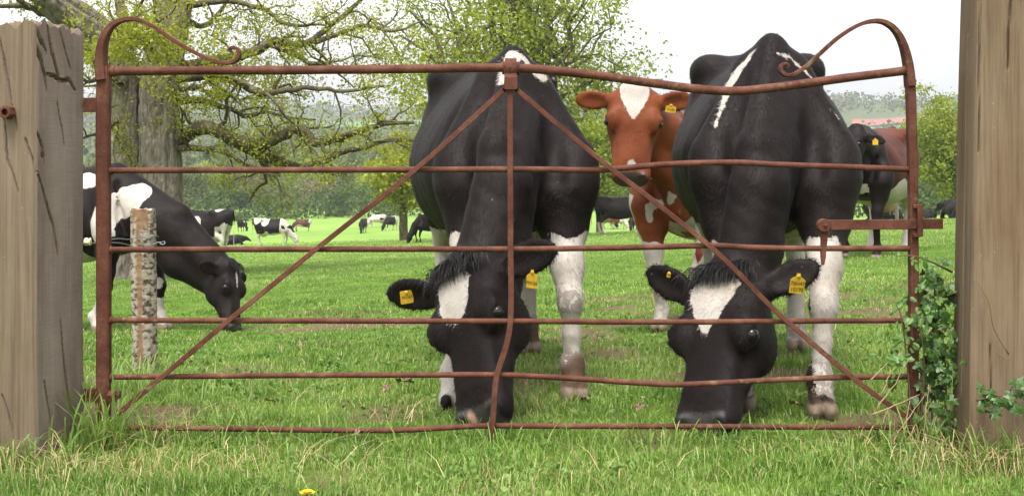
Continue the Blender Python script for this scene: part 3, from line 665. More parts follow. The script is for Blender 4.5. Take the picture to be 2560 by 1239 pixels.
def unit(v): v = np.asarray(v, float); return v/np.linalg.norm(v)
class Cow: pass
def make_cow(base, heading, scale=1.0, h=.012, poll=(.62, 0, .50), u=(.32, 0, -.95), vdir=(.95, 0, .3), hooves=None,
             mat=None, whites=None, lying=False, ears=None, udder=True, tail=True, muscle=True, head_scale=1.0, width=1.0, hw=1.0, nd=0.0, eo=0.0, noseskin=0, seed=0, eyes=True, mud=0.0, earz=0.0):
    """base world (x,y,z) under the fore feet; heading = world xy direction of the nose"""
    f2 = unit([heading[0], heading[1]]); L2 = np.array([-f2[1], f2[0]])
    R3 = np.array([[f2[0], L2[0], 0], [f2[1], L2[1], 0], [0, 0, 1.0]])       # local -> world
    base = np.array(base, float)
    c = Cow(); c.l2w = lambda p: base+R3@(np.asarray(p, float)*scale); c.w2l = lambda p: (R3.T@(np.asarray(p, float)-base))/scale
    poll = np.asarray(poll, float); u = unit(u); v = np.asarray(vdir, float); v = unit(v-u*u.dot(v)); w = np.cross(v, u)   # w = cow's left
    if w.dot(np.array([0, 1., 0])) < -.2 : pass
    HR = np.stack([u, w, v], 1); hs = head_scale
    hp = lambda a, b_, d: poll+HR@(np.array([a, b_*hw, d], float)*hs)
    c.hp = hp; c.HR = HR; c.poll = poll
    F = Field()
    S = [(.12, .03, .90, .78, 2.0), (.09, .08, .97, .72, 2.0), (.04, .120, 1.06, .665, 1.8), (-.03, .170, 1.22, .64, 1.5), (-.10, .235, 1.35, .625, 1.3), (-.20, .295, 1.387, .61, 1.25), (-.35, .35, 1.37, .575, 1.32),
         (-.65, .410, 1.345, .53, 1.5), (-.85, .410, 1.345, .54, 1.65), (-1.02, .365, 1.36, .62, 2.1), (-1.20, .30, 1.39, .74, 2.6), (-1.42, .24, 1.385, .86, 2.5), (-1.56, .16, 1.35, .98, 2.2), (-1.62, .09, 1.30, 1.08, 2.0)]
    S = [(a, b_*width, t, bo, nn) for a, b_, t, bo, nn in S]
    F.add(loft(S), (-1.65, -.45, .5), (.3, .45, 1.42), .05)
    for s in (1, -1):
        F.ell((-1.10, s*.240*width, 1.305), (.12, .075, .065), None, .11)          # hook bone
        F.ell((-1.52, s*.11, 1.245), (.06, .05, .06), None, .05)             # pin bone
        F.ell((-.90, s*.350*width, 1.215), (.10, .07, .10), None, .10, True)      # flank hollow
        F.ell((-1.27, s*.19, 1.06), (.22, .12, .26), None, .08)              # thigh
        F.cap((-.19, s*.085, 1.23), (-.05, s*.230*width, .90), .065, .098, .06)       # shoulder blade
        F.ell((-.03, s*.240*width, .85), (.085, .078, .13), None, .045)
        F.cap((-.20, s*.23, 1.25), (-.14, s*.325*width, .82), .05, .05, .05, True)  # groove behind the shoulder
    hv = hooves or [(.03, .17), (-.03, -.17), (-1.30, .18), (-1.22, -.18)]
    g0 = 0.0
    if not lying:
        for i, hh in enumerate(hv):
            hx, hy = hh[0], hh[1]; hz = hh[2] if len(hh) > 2 else 0.0; s = 1 if i % 2 == 0 else -1
            if i < 2:
                sh = np.array([.0, s*.20*width, .80]); kn = np.array([.06*.4+hx*.6+.025, s*.07+hy*.6, .37+hz*.5]); fe = np.array([hx-.025, hy, .125+hz])
                el = np.array([-.02+.35*hx*.4, s*.185*width, .66])
                F.chain([sh, el], [.12, .098], .06)
                F.chain([el, (el*.45+kn*.55)+[.01, 0, 0], kn], [.084, .058, .045], .04)
                F.ell(kn+[.008, 0, 0], (.044, .043, .058), None, .03)
                F.chain([kn, (kn+fe)/2, fe], [.040, .031, .036], .025)
            else:
                hk = np.array([hx-.10, hy, .50+hz*.5]); stf = np.array([-1.06+.3*(hx+1.3), s*.215*width, .80]); fe = np.array([hx-.035, hy, .13+hz])
                hip = np.array([-1.28, s*.16, 1.05])
                F.chain([hip, stf], [.17, .125], .07); F.chain([stf, (stf*.5+hk*.5)+[-.02, 0, 0], hk], [.12, .085, .052], .05)
                F.chain([np.array([-1.42, s*.15, .95]), hk+[-.02, 0, .08]], [.10, .035], .06)
                F.ell(hk+[-.018, 0, .01], (.055, .036, .06), None, .03)
                F.chain([hk, (hk+fe)/2, fe], [.048, .037, .042], .025)
            F.ell(fe+[0, 0, 0], (.052, .047, .045), None, .02)
            F.cap(fe+[-.035, .018, -.012], fe+[-.045, .018, -.025], .014, .010, .01); F.cap(fe+[-.035, -.018, -.012], fe+[-.045, -.018, -.025], .014, .010, .01)
            co = np.array([hx+.015, hy, .065+hz]); F.cap(fe, co, .042, .044, .02)
            for q in (-1, 1): F.ell((hx+.035, hy+q*.027, .030+hz), (.062, .026, .042), None, .012)
    else:
        for s in (1, -1):
            F.chain([(.06, s*.2, .80), (.20, s*.22, .58), (-.05, s*.20, .53)], [.12, .07, .05], .05)
            F.chain([(-1.2, s*.25, .95), (-.95, s*.36, .62), (-1.25, s*.40, .54), (-.95, s*.44, .52)], [.17, .12, .06, .05], .05)
    if udder:
        F.ell((-1.09, 0, .58), (.20, .135, .135), None, .06)
        for q in (-1, 1):
            for e in (-1.18, -1.02): F.cap((e, q*.07, .49), (e, q*.078, .415), .019, .014, .015)
    if tail:
        F.chain([(-1.50, 0, 1.37), (-1.63, 0, 1.33), (-1.675, 0, 1.15), (-1.66, 0, .80), (-1.655, .01, .50)], [.045, .036, .027, .020, .018], .025)
        F.ell((-1.655, .01, .40), (.028, .028, .13), None, .02)
    # neck
    mid = lambda a, b_, t, o=(0, 0, 0): np.asarray(a)*(1-t)+np.asarray(b_)*t+np.asarray(o, float)
    upf = 1.0 if poll[2] > 1.0 else 0.0
    crest0 = np.array([-.14, 0, 1.315]); cr1 = hp(-.005, 0, -.075)
    F.chain([crest0, mid(crest0, cr1, .5, (.11*(1-upf), 0, .04*(1-upf))), cr1], [.050, .060, .070], .05+.05*nd)
    ctr0 = np.array([-.03, 0, 1.08]); ct1 = hp(.06, 0, -.12)
    F.chain([ctr0, mid(ctr0, ct1, .45, (.12-.09*upf, 0, .02)), ct1], [.106, .094, .098], .032)
    if nd:
        F.chain([np.array([-.10, 0, 1.12]), mid(ctr0, ct1, .35, (.02, 0, .02)), mid(ctr0, ct1, .8)], [.20, .15*nd+.03, .115], .10)
    th0 = np.array([.06, 0, .90]); th1 = hp(.17, 0, -.185)
    F.chain([th0, mid(th0, th1, .5, (.07-.06*upf-.05*nd, 0, -.01-.04*nd)), th1], [.088+.03*nd, .074+.04*nd, .066], .04+.03*nd)
    F.cap((.05, 0, .74), mid(th0, th1, .35, (0, 0, -.07)), .05, .022, .06)      # dewlap
    for s in (1, -1): F.cap((-.02, s*.120, 1.22), (.10, s*.150, .84), .012, .016, .06, True)
    # head
    HS = [(-.045, .05, -.04, -.12, 2.2), (-.02, .085, -.012, -.15, 2.2), (.05, .112, .010, -.185, 2.4), (.13, .124, .014, -.225, 2.5), (.21, .120, .006, -.250, 2.5), (.28, .100, -.010, -.225, 2.4),
          (.36, .093, -.018, -.192, 2.4), (.43, .087, -.024, -.170, 2.4), (.48, .091, -.031, -.160, 2.5), (.515, .092, -.046, -.154, 2.6), (.545, .083, -.070, -.140, 2.6), (.568, .060, -.092, -.130, 2.6), (.575, .03, -.10, -.12, 2.4)]
    HS = [(a*hs, b_*hs*hw, t*hs, bo*hs, nn) for a, b_, t, bo, nn in HS]
    lf = loft(HS, (poll, HR), .62, 2.0)
    ext = np.array([hp(-.05, q*.14, z) for q in (-1, 1) for z in (.04, -.26)]+[hp(.6, q*.14, z) for q in (-1, 1) for z in (.04, -.26)])
    F.add(lf, ext.min(0), ext.max(0), .05)
    for s in (1, -1):
        F.ell(hp(.207+eo, s*.098, -.035), np.array([.055, .036, .042])*hs, HR, .035)        # orbit
        F.ell(hp(.172+eo, s*.090, -.008), np.array([.050, .036, .026])*hs, HR, .03)         # brow
        F.ell(hp(.205, s*.076, -.155), np.array([.10, .044, .09])*hs, HR, .04)         # cheek
        F.ell(hp(.318+eo*.7, s*.118, -.075), np.array([.075, .030, .035])*hs, HR, .05, True)   # hollow in front of the eye
        F.cap(hp(.24, s*.096, -.09), hp(.38, s*.078, -.105), .018*hs, .012*hs, .03)      # facial crest
        F.ell(hp(.518, s*.056, -.056), np.array([.032, .030, .028])*hs, HR, .02)         # nostril wing
        F.ell(hp(.540, s*.052, -.045), np.array([.026, .014, .020])*hs, HR, .012, True)  # nostril
        F.ell(hp(.208+eo, s*.142, -.022), np.array([.033, .020, .025])*hs, HR, .010, True)  # eye socket
        F.ell(hp(.182+eo, s*.126, -.004), np.array([.024, .014, .012])*hs, HR, .012)
        F.cap(hp(.50, s*.094, -.118), hp(.40, s*.092, -.118), .006*hs, .006*hs, .012, True)  # mouth
    F.cap(hp(.57, -.05, -.122), hp(.57, .05, -.122), .006*hs, .006*hs, .012, True)
    F.cap(hp(.468, -.065, -.034), hp(.468, .065, -.034), .004*hs, .004*hs, .014, True)
    F.cap(hp(.448, -.06, -.030), hp(.448, .06, -.030), .003*hs, .003*hs, .012, True)
    F.ell(hp(-.005, 0, -.01), np.array([.055, .070, .030])*hs, HR, .03)
    F.ell(hp(.50, 0, -.135), np.array([.055, .05, .028])*hs, HR, .03)                    # chin
    ears = ears or [dict(), dict()]
    c.ears = []
    for s, e in zip((1, -1), ears):
        ea = unit(HR@np.array(e.get('dir', (-.12, s*1.0, -.22)), float)); en = np.asarray(HR@np.array(e.get('face', (.55, s*.25, .8)), float)); en = unit(en-ea*ea.dot(en)); ew = np.cross(en, ea)
        ER = np.stack([ea, ew, en], 1); b0 = hp(.055, s*.100, -.065); ln = e.get('len', .20)*hs
        F.cap(b0, b0+ea*.07*hs, .036*hs, .030*hs, .03)
        cen = b0+ea*(ln*.58)
        F.ell(cen, (ln*.54, ln*.30, .019*hs), ER, .025)
        F.ell(cen+en*.022*hs+ea*.005, (ln*.43, ln*.215, .020*hs), ER, .010, True)
        c.ears.append((b0, ea, ew, en, ln))
    lo = np.array([-1.78, -.62, -.12]); hi = np.array([.35, .62, 1.5])
    pts = np.vstack([ext]+[np.array([b0+ea*ln*1.2]) for b0, ea, ew, en, ln in c.ears]+([np.array([[q[0], q[1], 0] for q in hv])] if not lying else []))
    lo = np.minimum(lo, pts.min(0)-.1); hi = np.maximum(hi, pts.max(0)+.1)
    V, Q = surface_nets(F, lo, hi, h)
    # light smoothing
    for _ in range(2):
        acc = np.zeros_like(V); cn = np.zeros(len(V))
        for a, b_ in ((0, 1), (1, 2), (2, 3), (3, 0)):
            for ax in range(3):
                acc[:, ax] += np.bincount(Q[:, a], V[Q[:, b_], ax], len(V))+np.bincount(Q[:, b_], V[Q[:, a], ax], len(V))
            cn += np.bincount(Q[:, a], minlength=len(V))+np.bincount(Q[:, b_], minlength=len(V))
        V = V*.5+.5*acc/np.maximum(cn, 1)[:, None]
    # soft relief: ribs, folds over the shoulder and neck, uneven flesh
    e1 = V[Q[:, 2]]-V[Q[:, 0]]; e2 = V[Q[:, 3]]-V[Q[:, 1]]; fn_ = np.cross(e1, e2); NV = np.zeros_like(V)
    for a in range(4):
        for ax in range(3): NV[:, ax] += np.bincount(Q[:, a], fn_[:, ax], len(V))
    NV /= np.linalg.norm(NV, axis=1)[:, None]+1e-12
    rib = np.sin((V[:, 0]+.22*(V[:, 2]-.9)+.02*vn(V, 3, 2))*2*math.pi/.088)*sstep(-.98, -.85, V[:, 0])*sstep(-.22, -.36, V[:, 0])*sstep(.16, .27, np.abs(V[:, 1]))*sstep(.66, .8, V[:, 2])
    Hc = ((V-poll)@HR)/hs; hmk = sstep(.30, .42, np.linalg.norm(Hc-np.array([.25, 0, -.1]), axis=1))
    nf = sstep(-.1, .06, V[:, 0])*sstep(.55, .7, V[:, 2])*hmk
    fold = np.sin((V[:, 2]*1.0+.5*V[:, 1]+.05*vn(V, 5, 9))*2*math.pi/.075)*nf*(.5+.5*vn(V, 3, 4))
    V = V+NV*(0.0007*rib*(.6+.8*vn(V, 4, 7))+.0009*fold+.006*fbm(V*np.array([1, 1, .6]), 5, 3, seed)*hmk+.0015*fbm(V, 22, 2, seed+2))[:, None]
    Hc = ((V-poll)@HR)/hs
    white = whites(c, V, Hc) if whites else np.full(len(V), -.2)
    n1 = vn(V, 14, seed)
    skin = np.zeros(len(V)); nose = np.zeros(len(V)); hoof = np.zeros(len(V)); mudv = np.zeros(len(V))
    if udder: skin = sstep(.03, -.02, (np.linalg.norm((V-[-1.09, 0, .55])/[.22, .15, .15], axis=1)-1)*.15)*sstep(.62, .56, V[:, 2])
    nose = sstep(.490, .505, Hc[:, 0])*sstep(-.135, -.12, Hc[:, 2])*sstep(.09, .075, np.abs(Hc[:, 1]))
    hm = (np.abs(Hc[:, 1]) < .42) & (Hc[:, 0] > -.2) & (Hc[:, 0] < .62) & (np.abs(Hc[:, 2]) < .30)
    if noseskin: skin = np.maximum(skin, sstep(.018, .010, np.hypot((Hc[:, 0]-.525)*.7, Hc[:, 1]-noseskin))*(Hc[:, 2] > -.12))
    if not lying:
        hd = np.full(len(V), 9.0)
        for i, hh in enumerate(hv):
            hz = hh[2] if len(hh) > 2 else 0
            r = np.hypot(V[:, 0]-hh[0], V[:, 1]-hh[1]); z = V[:, 2]-hz
            m_ = (r < .13) & ~hm; r = np.where(hm, 9.0, r)
            hoof = np.where(m_, np.maximum(hoof, sstep(.062, .052, z+.006*n1)), hoof)
            mudv = np.where(r < .16, np.maximum(mudv, mud*sstep(.27, .13, z+.07*n1)), mudv)
            mudv = np.where(r < .2, np.maximum(mudv, mud*.5*sstep(.1, .02, np.abs(z-.38))), mudv)
    o = mk('cow', V*scale, Q, mat or M_BLACK, None, True, dict(white=white, skin=skin, nose=nose*.9, hoof=hoof, mud=mudv))
    M4 = Matrix(((R3[0][0], R3[0][1], 0, base[0]), (R3[1][0], R3[1][1], 0, base[1]), (0, 0, 1, base[2]), (0, 0, 0, 1)))
    o.matrix_basis = M4; c.o = o; c.scale = scale; c.R3 = R3
    if eyes:
        for s in (1, -1):
            q = hp(.207+eo, s*.117, -.024)*scale; r = .0245*hs*scale
            a, b_ = np.meshgrid(np.linspace(0, math.pi, 11), np.arange(16)/16*2*math.pi, indexing='ij')
            E = np.stack([np.sin(a)*np.cos(b_), np.sin(a)*np.sin(b_), np.cos(a)], -1).reshape(-1, 3)*r+q
            I = np.arange(11*16).reshape(11, 16); J = np.roll(I, -1, 1)
            mk('eye', E, np.stack([I[:-1], I[1:], J[1:], J[:-1]], -1).reshape(-1, 4), M_EYE, o, True, local=True)
    return c
def hair_mesh(name, roots, dirs, lens, parent, mat, droop=.3, width=.0016, segs=4, down=(0, 0, -1), seed=0):
    r = np.random.default_rng(seed); n = len(roots); V = np.zeros((n, segs+1, 2, 3)); down = np.asarray(down, float)
    P = np.asarray(roots, float).copy(); D = np.asarray(dirs, float).copy(); D /= np.linalg.norm(D, axis=1)[:, None]
    side = np.cross(D, r.normal(size=(n, 3))); side /= np.linalg.norm(side, axis=1)[:, None]+1e-9
    for s in range(segs+1):
        wd = width*(1-s/segs*.9)
        V[:, s, 0] = P-side*wd; V[:, s, 1] = P+side*wd
        P = P+D*(np.asarray(lens)/segs)[:, None]; D = D+droop*down/segs+r.normal(size=(n, 3))*.10; D /= np.linalg.norm(D, axis=1)[:, None]
    I = np.arange(n*(segs+1)*2).reshape(n, segs+1, 2)
    F = np.stack([I[:, :-1, 0], I[:, :-1, 1], I[:, 1:, 1], I[:, 1:, 0]], -1).reshape(-1, 4)
    return mk(name, V.reshape(-1, 3), F, mat, parent, True, local=True)
def forelock(c, n=420, ln=.085, seed=1, mat=M_HAIR, fwd=.55, center=(-.0, 0), spread=.055, lat=0.0):
    r = np.random.default_rng(seed)
    a = -.03+r.random(n)*.05; b_ = center[1]+r.normal(size=n)*spread
    roots = np.array([c.hp(x, y, .016-1.2*y*y-4*x*x) for x, y in zip(a, b_)])*c.scale
    dl = np.stack([.75+r.normal(size=n)*.25, b_*4+lat+r.normal(size=n)*.3, .55+r.normal(size=n)*.25], -1)
    dirs = dl@c.HR.T
    down = c.HR@np.array([.8, 0, -.6])
    hair_mesh('forelock', roots, dirs, ln*c.scale*(.5+.9*r.random(n)), c.o, mat, 1.4, .0015, 5, down, seed)
def ear_fringe(c, side, n=160, seed=2, mat=M_HAIR):
    r = np.random.default_rng(seed); b0, ea, ew, en, ln = c.ears[side]
    t = r.random(n)*2*math.pi; rr = .98
    roots = (b0+ea*(ln*.58))[None]+np.outer(np.cos(t)*ln*.50*rr, ea)+np.outer(np.sin(t)*ln*.28*rr, ew)+np.outer(r.random(n)*.012, en)
    dirs = np.outer(np.cos(t), ea)+np.outer(np.sin(t), ew)*1.0+r.normal(size=(n, 3))*.35
    hair_mesh('ear_fringe', roots*c.scale, dirs, 0.013*(.4+r.random(n)), c.o, mat, .3, .0008, 3, (0, 0, -1), seed)
def ear_tag(c, wpos, right, upv, wd, ht, lines=(), shape=0, txt=.016):
    """yellow plate at a world position; right/up are world directions of the plate"""
    M3 = c.R3.T; p = c.w2l(wpos)*c.scale; rx = unit(M3@np.asarray(right, float)); uz = unit(M3@np.asarray(upv, float)); uz = unit(uz-rx*rx.dot(uz)); ny = np.cross(rx, uz)
    if shape == 0: out = [(-.5, -.5), (.5, -.5), (.5, .18), (.32, .28), (.16, .34), (.12, .5), (-.12, .5), (-.16, .34), (-.32, .28), (-.5, .18)]
    else: out = [(-.5, -.45), (-.45, -.5), (.45, -.5), (.5, -.45), (.5, .45), (.45, .5), (-.45, .5), (-.5, .45)]
    n = len(out); V = [p+rx*a*wd+uz*b_*ht+ny*.0015 for a, b_ in out]+[p+rx*a*wd+uz*b_*ht-ny*.0015 for a, b_ in out]
    me = bpy.data.meshes.new('ear_tag'); me.from_pydata([tuple(q) for q in V], [], [list(range(n)), list(range(2*n-1, n-1, -1))]+[[i, n+i, n+(i+1) % n, (i+1) % n] for i in range(n)])
    me.materials.append(M_TAG); o = bpy.data.objects.new('ear_tag', me); COL.objects.link(o); o.parent = c.o
    bm = bmesh.new(); bm.from_mesh(me); bmesh.ops.recalc_face_normals(bm, faces=bm.faces); bm.to_mesh(me); bm.free()
    # stud
    tt = TB(); q = p+uz*.36*ht; tt.tube(np.array([q-ny*.004, q+ny*.005, q+ny*.006]), np.array([.006, .006, .003]), 10)
    so = tt.build('stud', M_TAG); so.parent = o
    for i, (s, yy) in enumerate(lines):
        cu = bpy.data.curves.new('tag_number', 'FONT'); cu.body = s; cu.size = txt; cu.align_x = 'CENTER'; cu.align_y = 'CENTER'; cu.extrude = .0004
        cu.materials.append(M_INK); to = bpy.data.objects.new('tag_number', cu); COL.objects.link(to); to.parent = o
        to.matrix_basis = Matrix(((rx[0], uz[0], ny[0], 0), (rx[1], uz[1], ny[1], 0), (rx[2], uz[2], ny[2], 0), (0, 0, 0, 1)))
        to.matrix_basis.translation = Vector(p+uz*yy*ht+ny*.0024)
        bpy.context.view_layer.update()
        me2 = bpy.data.meshes.new_from_object(to); mb = to.matrix_basis.copy(); bpy.data.objects.remove(to)
        me2.name = 'tag_number'; t2 = bpy.data.objects.new('tag_number', me2); COL.objects.link(t2); t2.parent = o; t2.matrix_basis = mb
    return o

def fur(c, n, ln=.012, seed=0, tilt=.2):
    """short coat hairs as thin single triangles that carry the coat's own markings"""
    r = np.random.default_rng(seed); me = c.o.data; nv = len(me.vertices)
    V = np.zeros(nv*3, np.float32); me.vertices.foreach_get('co', V); V = V.reshape(-1, 3)
    Nn = np.zeros(nv*3, np.float32); me.vertices.foreach_get('normal', Nn); Nn = Nn.reshape(-1, 3)
    Mw = np.array(c.o.matrix_basis); cl_ = np.linalg.inv(Mw)@np.array([0, -CAMD, CAMZ, 1.0]); face = ((cl_[:3]-V)*Nn).sum(1) > -.3
    att = {k: np.zeros(nv, np.float32) for k in ('white', 'skin', 'nose', 'hoof', 'mud')}
    for k in att: me.attributes[k].data.foreach_get('value', att[k])
    ok = np.where(face & (att['hoof'] < .1) & (att['nose'] < .2))[0]; pick = ok[r.integers(0, len(ok), n)]
    P = V[pick]+r.normal(size=(n, 3))*.005; Nv = Nn[pick]; P = P-Nv*((P-V[pick])*Nv).sum(1)[:, None]-Nv*.001
    flow = np.array([-.45, 0, -1.0])+np.stack([vn(P, 4, 1), vn(P, 4, 2), 0*P[:, 0]], -1)*.7; flow = flow-Nv*(flow*Nv).sum(1)[:, None]
    flow = flow/(np.linalg.norm(flow, axis=1)[:, None]+1e-6)+r.normal(size=(n, 3))*.18
    d = flow+Nv*tilt; d /= np.linalg.norm(d, axis=1)[:, None]; sd = np.cross(d, Nv); sd /= np.linalg.norm(sd, axis=1)[:, None]+1e-6
    L = (ln*(.5+r.random(n)))[:, None]; W_ = .0011
    T = np.stack([P-sd*W_, P+sd*W_, P+d*L], 1).reshape(-1, 3)
    o = mk('fur', T, np.arange(3*n).reshape(n, 3), me.materials[0], c.o, False, {k: np.repeat(v[pick], 3) for k, v in att.items()}, local=True); o['kind'] = 'stuff'; return o
# ------------------------------------------------------------------ the herd
def project(Wv):
    D = Wv[:, 1]+CAMD
    return 1280+Wv[:, 0]/D*FPX, HOR-(Wv[:, 2]-CAMZ)/D*FPX, D
def surf_line(c, V, pts, scale, base, R3):
    Wv = base+(V*scale)@R3.T; px, py, D = project(Wv); out = []
    for x, y in pts:
        d = np.hypot(px-x, py-y); m = np.where(d < max(14, d.min()*1.5))[0]
        out.append(V[m[np.argmin(D[m])]])
    return np.array(out)
def frame(base, heading, scale):
    f2 = unit([heading[0], heading[1]]); L2 = np.array([-f2[1], f2[0]]); R3 = np.array([[f2[0], L2[0], 0], [f2[1], L2[1], 0], [0, 0, 1.0]])
    b_ = np.array(base, float)
    return (lambda p: (R3.T@(np.asarray(p, float)-b_))/scale), (lambda d: R3.T@np.asarray(d, float)), R3, b_
def headmask(Hc, V): return (Hc[:, 0] > -.16) & (Hc[:, 0] < .62) & (np.abs(Hc[:, 1]) < .42) & (Hc[:, 2] > -.28) & (V[:, 0] > .10) & ((np.abs(Hc[:, 1]) < .17) | ((Hc[:, 0] < .16) & (np.abs(Hc[:, 2]) < .17)))
def legmask(V, hv):
    r = np.minimum(np.hypot(V[:, 0]-(hv[0][0]*.75), V[:, 1]-hv[0][1]), np.hypot(V[:, 0]-(hv[1][0]*.75), V[:, 1]-hv[1][1]))
    return np.where((V[:, 0] < -.22), .3, .14-r)
def line_w(P, pl, r):
    """r may be per point"""
    pl = np.asarray(pl, float); r = np.broadcast_to(np.asarray(r, float), (len(pl),)); best = np.full(len(P), -9.0)
    for i in range(len(pl)-1):
        a = pl[i]; d = pl[i+1]-a; t = np.clip(((P-a)@d)/(d@d+1e-12), 0, 1)
        best = np.maximum(best, r[i]+(r[i+1]-r[i])*t-np.linalg.norm(P-a-t[:, None]*d, axis=1))
    return best

# --- A: black cow with the inverted V on the withers, grazing under the middle of the gate
scA = 1.03; bA = (.020, .93, terr1(.02, .93)); hA = (.105, -.994); w2l, d2l, R3A, bAv = frame(bA, hA, scA)
pollA = w2l(Wp(1140, 662, 4.36)); muzA = w2l(Wp(1172, 1062, 4.05)); uA = unit(muzA-pollA); vA = d2l((-.62, -.78, .1))
def whA(c, V, Hc):
    m = headmask(Hc, V)
    w_ = np.full(len(V), -.3)
    L = lambda pts, r: line_w(V, surf_line(c, V, pts, scA, bAv, R3A), r)
    w_ = np.maximum(w_, L([(1247, 195), (1258, 160), (1278, 128), (1300, 122)], [.018, .032, .034, .012]))
    w_ = np.maximum(w_, L([(1300, 122), (1318, 135), (1340, 165), (1365, 185), (1398, 197)], [.012, .016, .018, .018, .006]))
    leg = np.minimum(.64-V[:, 2]-.10*np.abs(vn(V, 5)), legmask(V, hvA))
    leg = np.where((V[:, 0] > -.2) & (np.abs(V[:, 1]) < .12), -.2, leg)
    w_ = np.maximum(w_, np.where(m, -.3, leg))
    hw = np.interp(Hc[:, 0], [.02, .04, .06, .14, .19, .225], [-.02, .065, .078, .070, .046, -.01]); bl = hw-np.abs(Hc[:, 1]+.016)
    bl = np.where((Hc[:, 2] > -.06) & (np.abs(Hc[:, 1]) < .2) & (Hc[:, 0] > -.02) & (Hc[:, 0] < .25), bl, -.3)
    return np.maximum(w_, bl)
hvA = [tuple(w2l(Wp(1433, 992, 4.72))[:2])+(0,), tuple(w2l(Wp(1132, 1012, 4.57))[:2])+(0,), (-1.22, .20, terr1(.1, 2.0)-bA[2]), (-1.32, -.22, terr1(-.2, 2.1)-bA[2])]
cA = make_cow(bA, hA, scA, .0122, pollA, uA, vA, hvA, M_BLACK, whA, mud=1.0, seed=1, noseskin=-.03, eo=.014, head_scale=1.03, hw=1.22,
    ears=[dict(dir=(-.12, 1, -.28), face=(.55, -.1, .85), len=.21), dict(dir=(-.34, -1, .40), face=(.65, .2, .7), len=.21)], width=.99)
tag(cA.o, 'black grazing cow with inverted white V on its withers, head under the gate upright', 'cow', 'cows in the pasture')
forelock(cA, 1500, .056, 1, center=(-.03, -.005), spread=.045); ear_fringe(cA, 0, 220, 3); ear_fringe(cA, 1, 220, 4)
# --- B: black cow with white shoulder stripes
scB = 1.055; bB = (1.045, .82, terr1(1.045, .82)); hB = (-.14, -.99); w2l, d2l, R3B, bBv = frame(bB, hB, scB)
pollB = w2l(Wp(1803, 676, 4.38)); muzB = w2l(Wp(1728, 1060, 4.05)); uB = unit(muzB-pollB); vB = d2l((-.64, -.76, .1))
def whB(c, V, Hc):
    m = headmask(Hc, V); w_ = np.full(len(V), -.3)
    L = lambda pts, r: line_w(V, surf_line(c, V, pts, scB, bBv, R3B), r)
    w_ = np.maximum(w_, L([(1888, 108), (1866, 130), (1840, 168), (1815, 205), (1797, 245), (1786, 280), (1780, 315)], [.002, .013, .019, .019, .014, .007, .003]))
    w_ = np.maximum(w_, L([(1950, 122), (1962, 132), (1985, 136), (2010, 158), (2038, 184)], [.004, .007, .007, .007, .003]))
    w_ = np.maximum(w_, L([(2091, 266), (2098, 275), (2105, 288)], [.005, .006, .003]))
    leg = np.minimum(.62-V[:, 2]-.10*np.abs(vn(V, 5, 2)), legmask(V, hvB))
    leg = np.where((V[:, 0] > -.2) & (np.abs(V[:, 1]) < .10), -.2, leg)
    w_ = np.maximum(w_, np.where(m, -.3, leg))
    hw = np.interp(Hc[:, 0], [.015, .035, .06, .10, .17, .235, .25], [-.02, .075, .098, .086, .05, .008, -.02]); bl = hw-np.abs(Hc[:, 1]+.014)
    bl = np.where((Hc[:, 2] > -.06) & (np.abs(Hc[:, 1]) < .2) & (Hc[:, 0] > -.02) & (Hc[:, 0] < .26), bl, -.3)
    return np.maximum(w_, bl)
hvB = [tuple(w2l(Wp(2052, 1040, 4.37))[:2])+(0,), tuple(w2l(Wp(1852, 1010, 4.50))[:2])+(0,), (-1.30, .20, terr1(1.3, 1.8)-bB[2]), (-1.16, -.20, terr1(.9, 1.7)-bB[2])]
cB = make_cow(bB, hB, scB, .0122, pollB, uB, vB, hvB, M_BLACK, whB, mud=.45, seed=2, head_scale=1.04, hw=1.22, eo=.036,
    ears=[dict(dir=(-.60, 1, -.25), face=(.5, -.25, .85), len=.19), dict(dir=(-.52, -1, .35), face=(.6, .1, .8), len=.20)], width=.96)
tag(cB.o, 'black grazing cow with white shoulder stripes and triangular blaze, near the gate latch', 'cow', 'cows in the pasture')
forelock(cB, 1500, .062, 5, center=(-.03, .0), spread=.04, lat=.1); ear_fringe(cB, 0, 240, 6); ear_fringe(cB, 1, 240, 7)
# hair tuft on the withers of B
r_ = np.random.default_rng(5); top = np.array([[-.13, 0, 1.372]]) + r_.normal(size=(260, 3))*[.03, .012, .003]
hair_mesh('withers_tuft', top, r_.normal(size=(260, 3))*.35+[-.2, 0, 1], .03*(.6+.8*r_.random(260)), cB.o, M_HAIR, .4, .0016, 3, (0, 0, -1), 4)
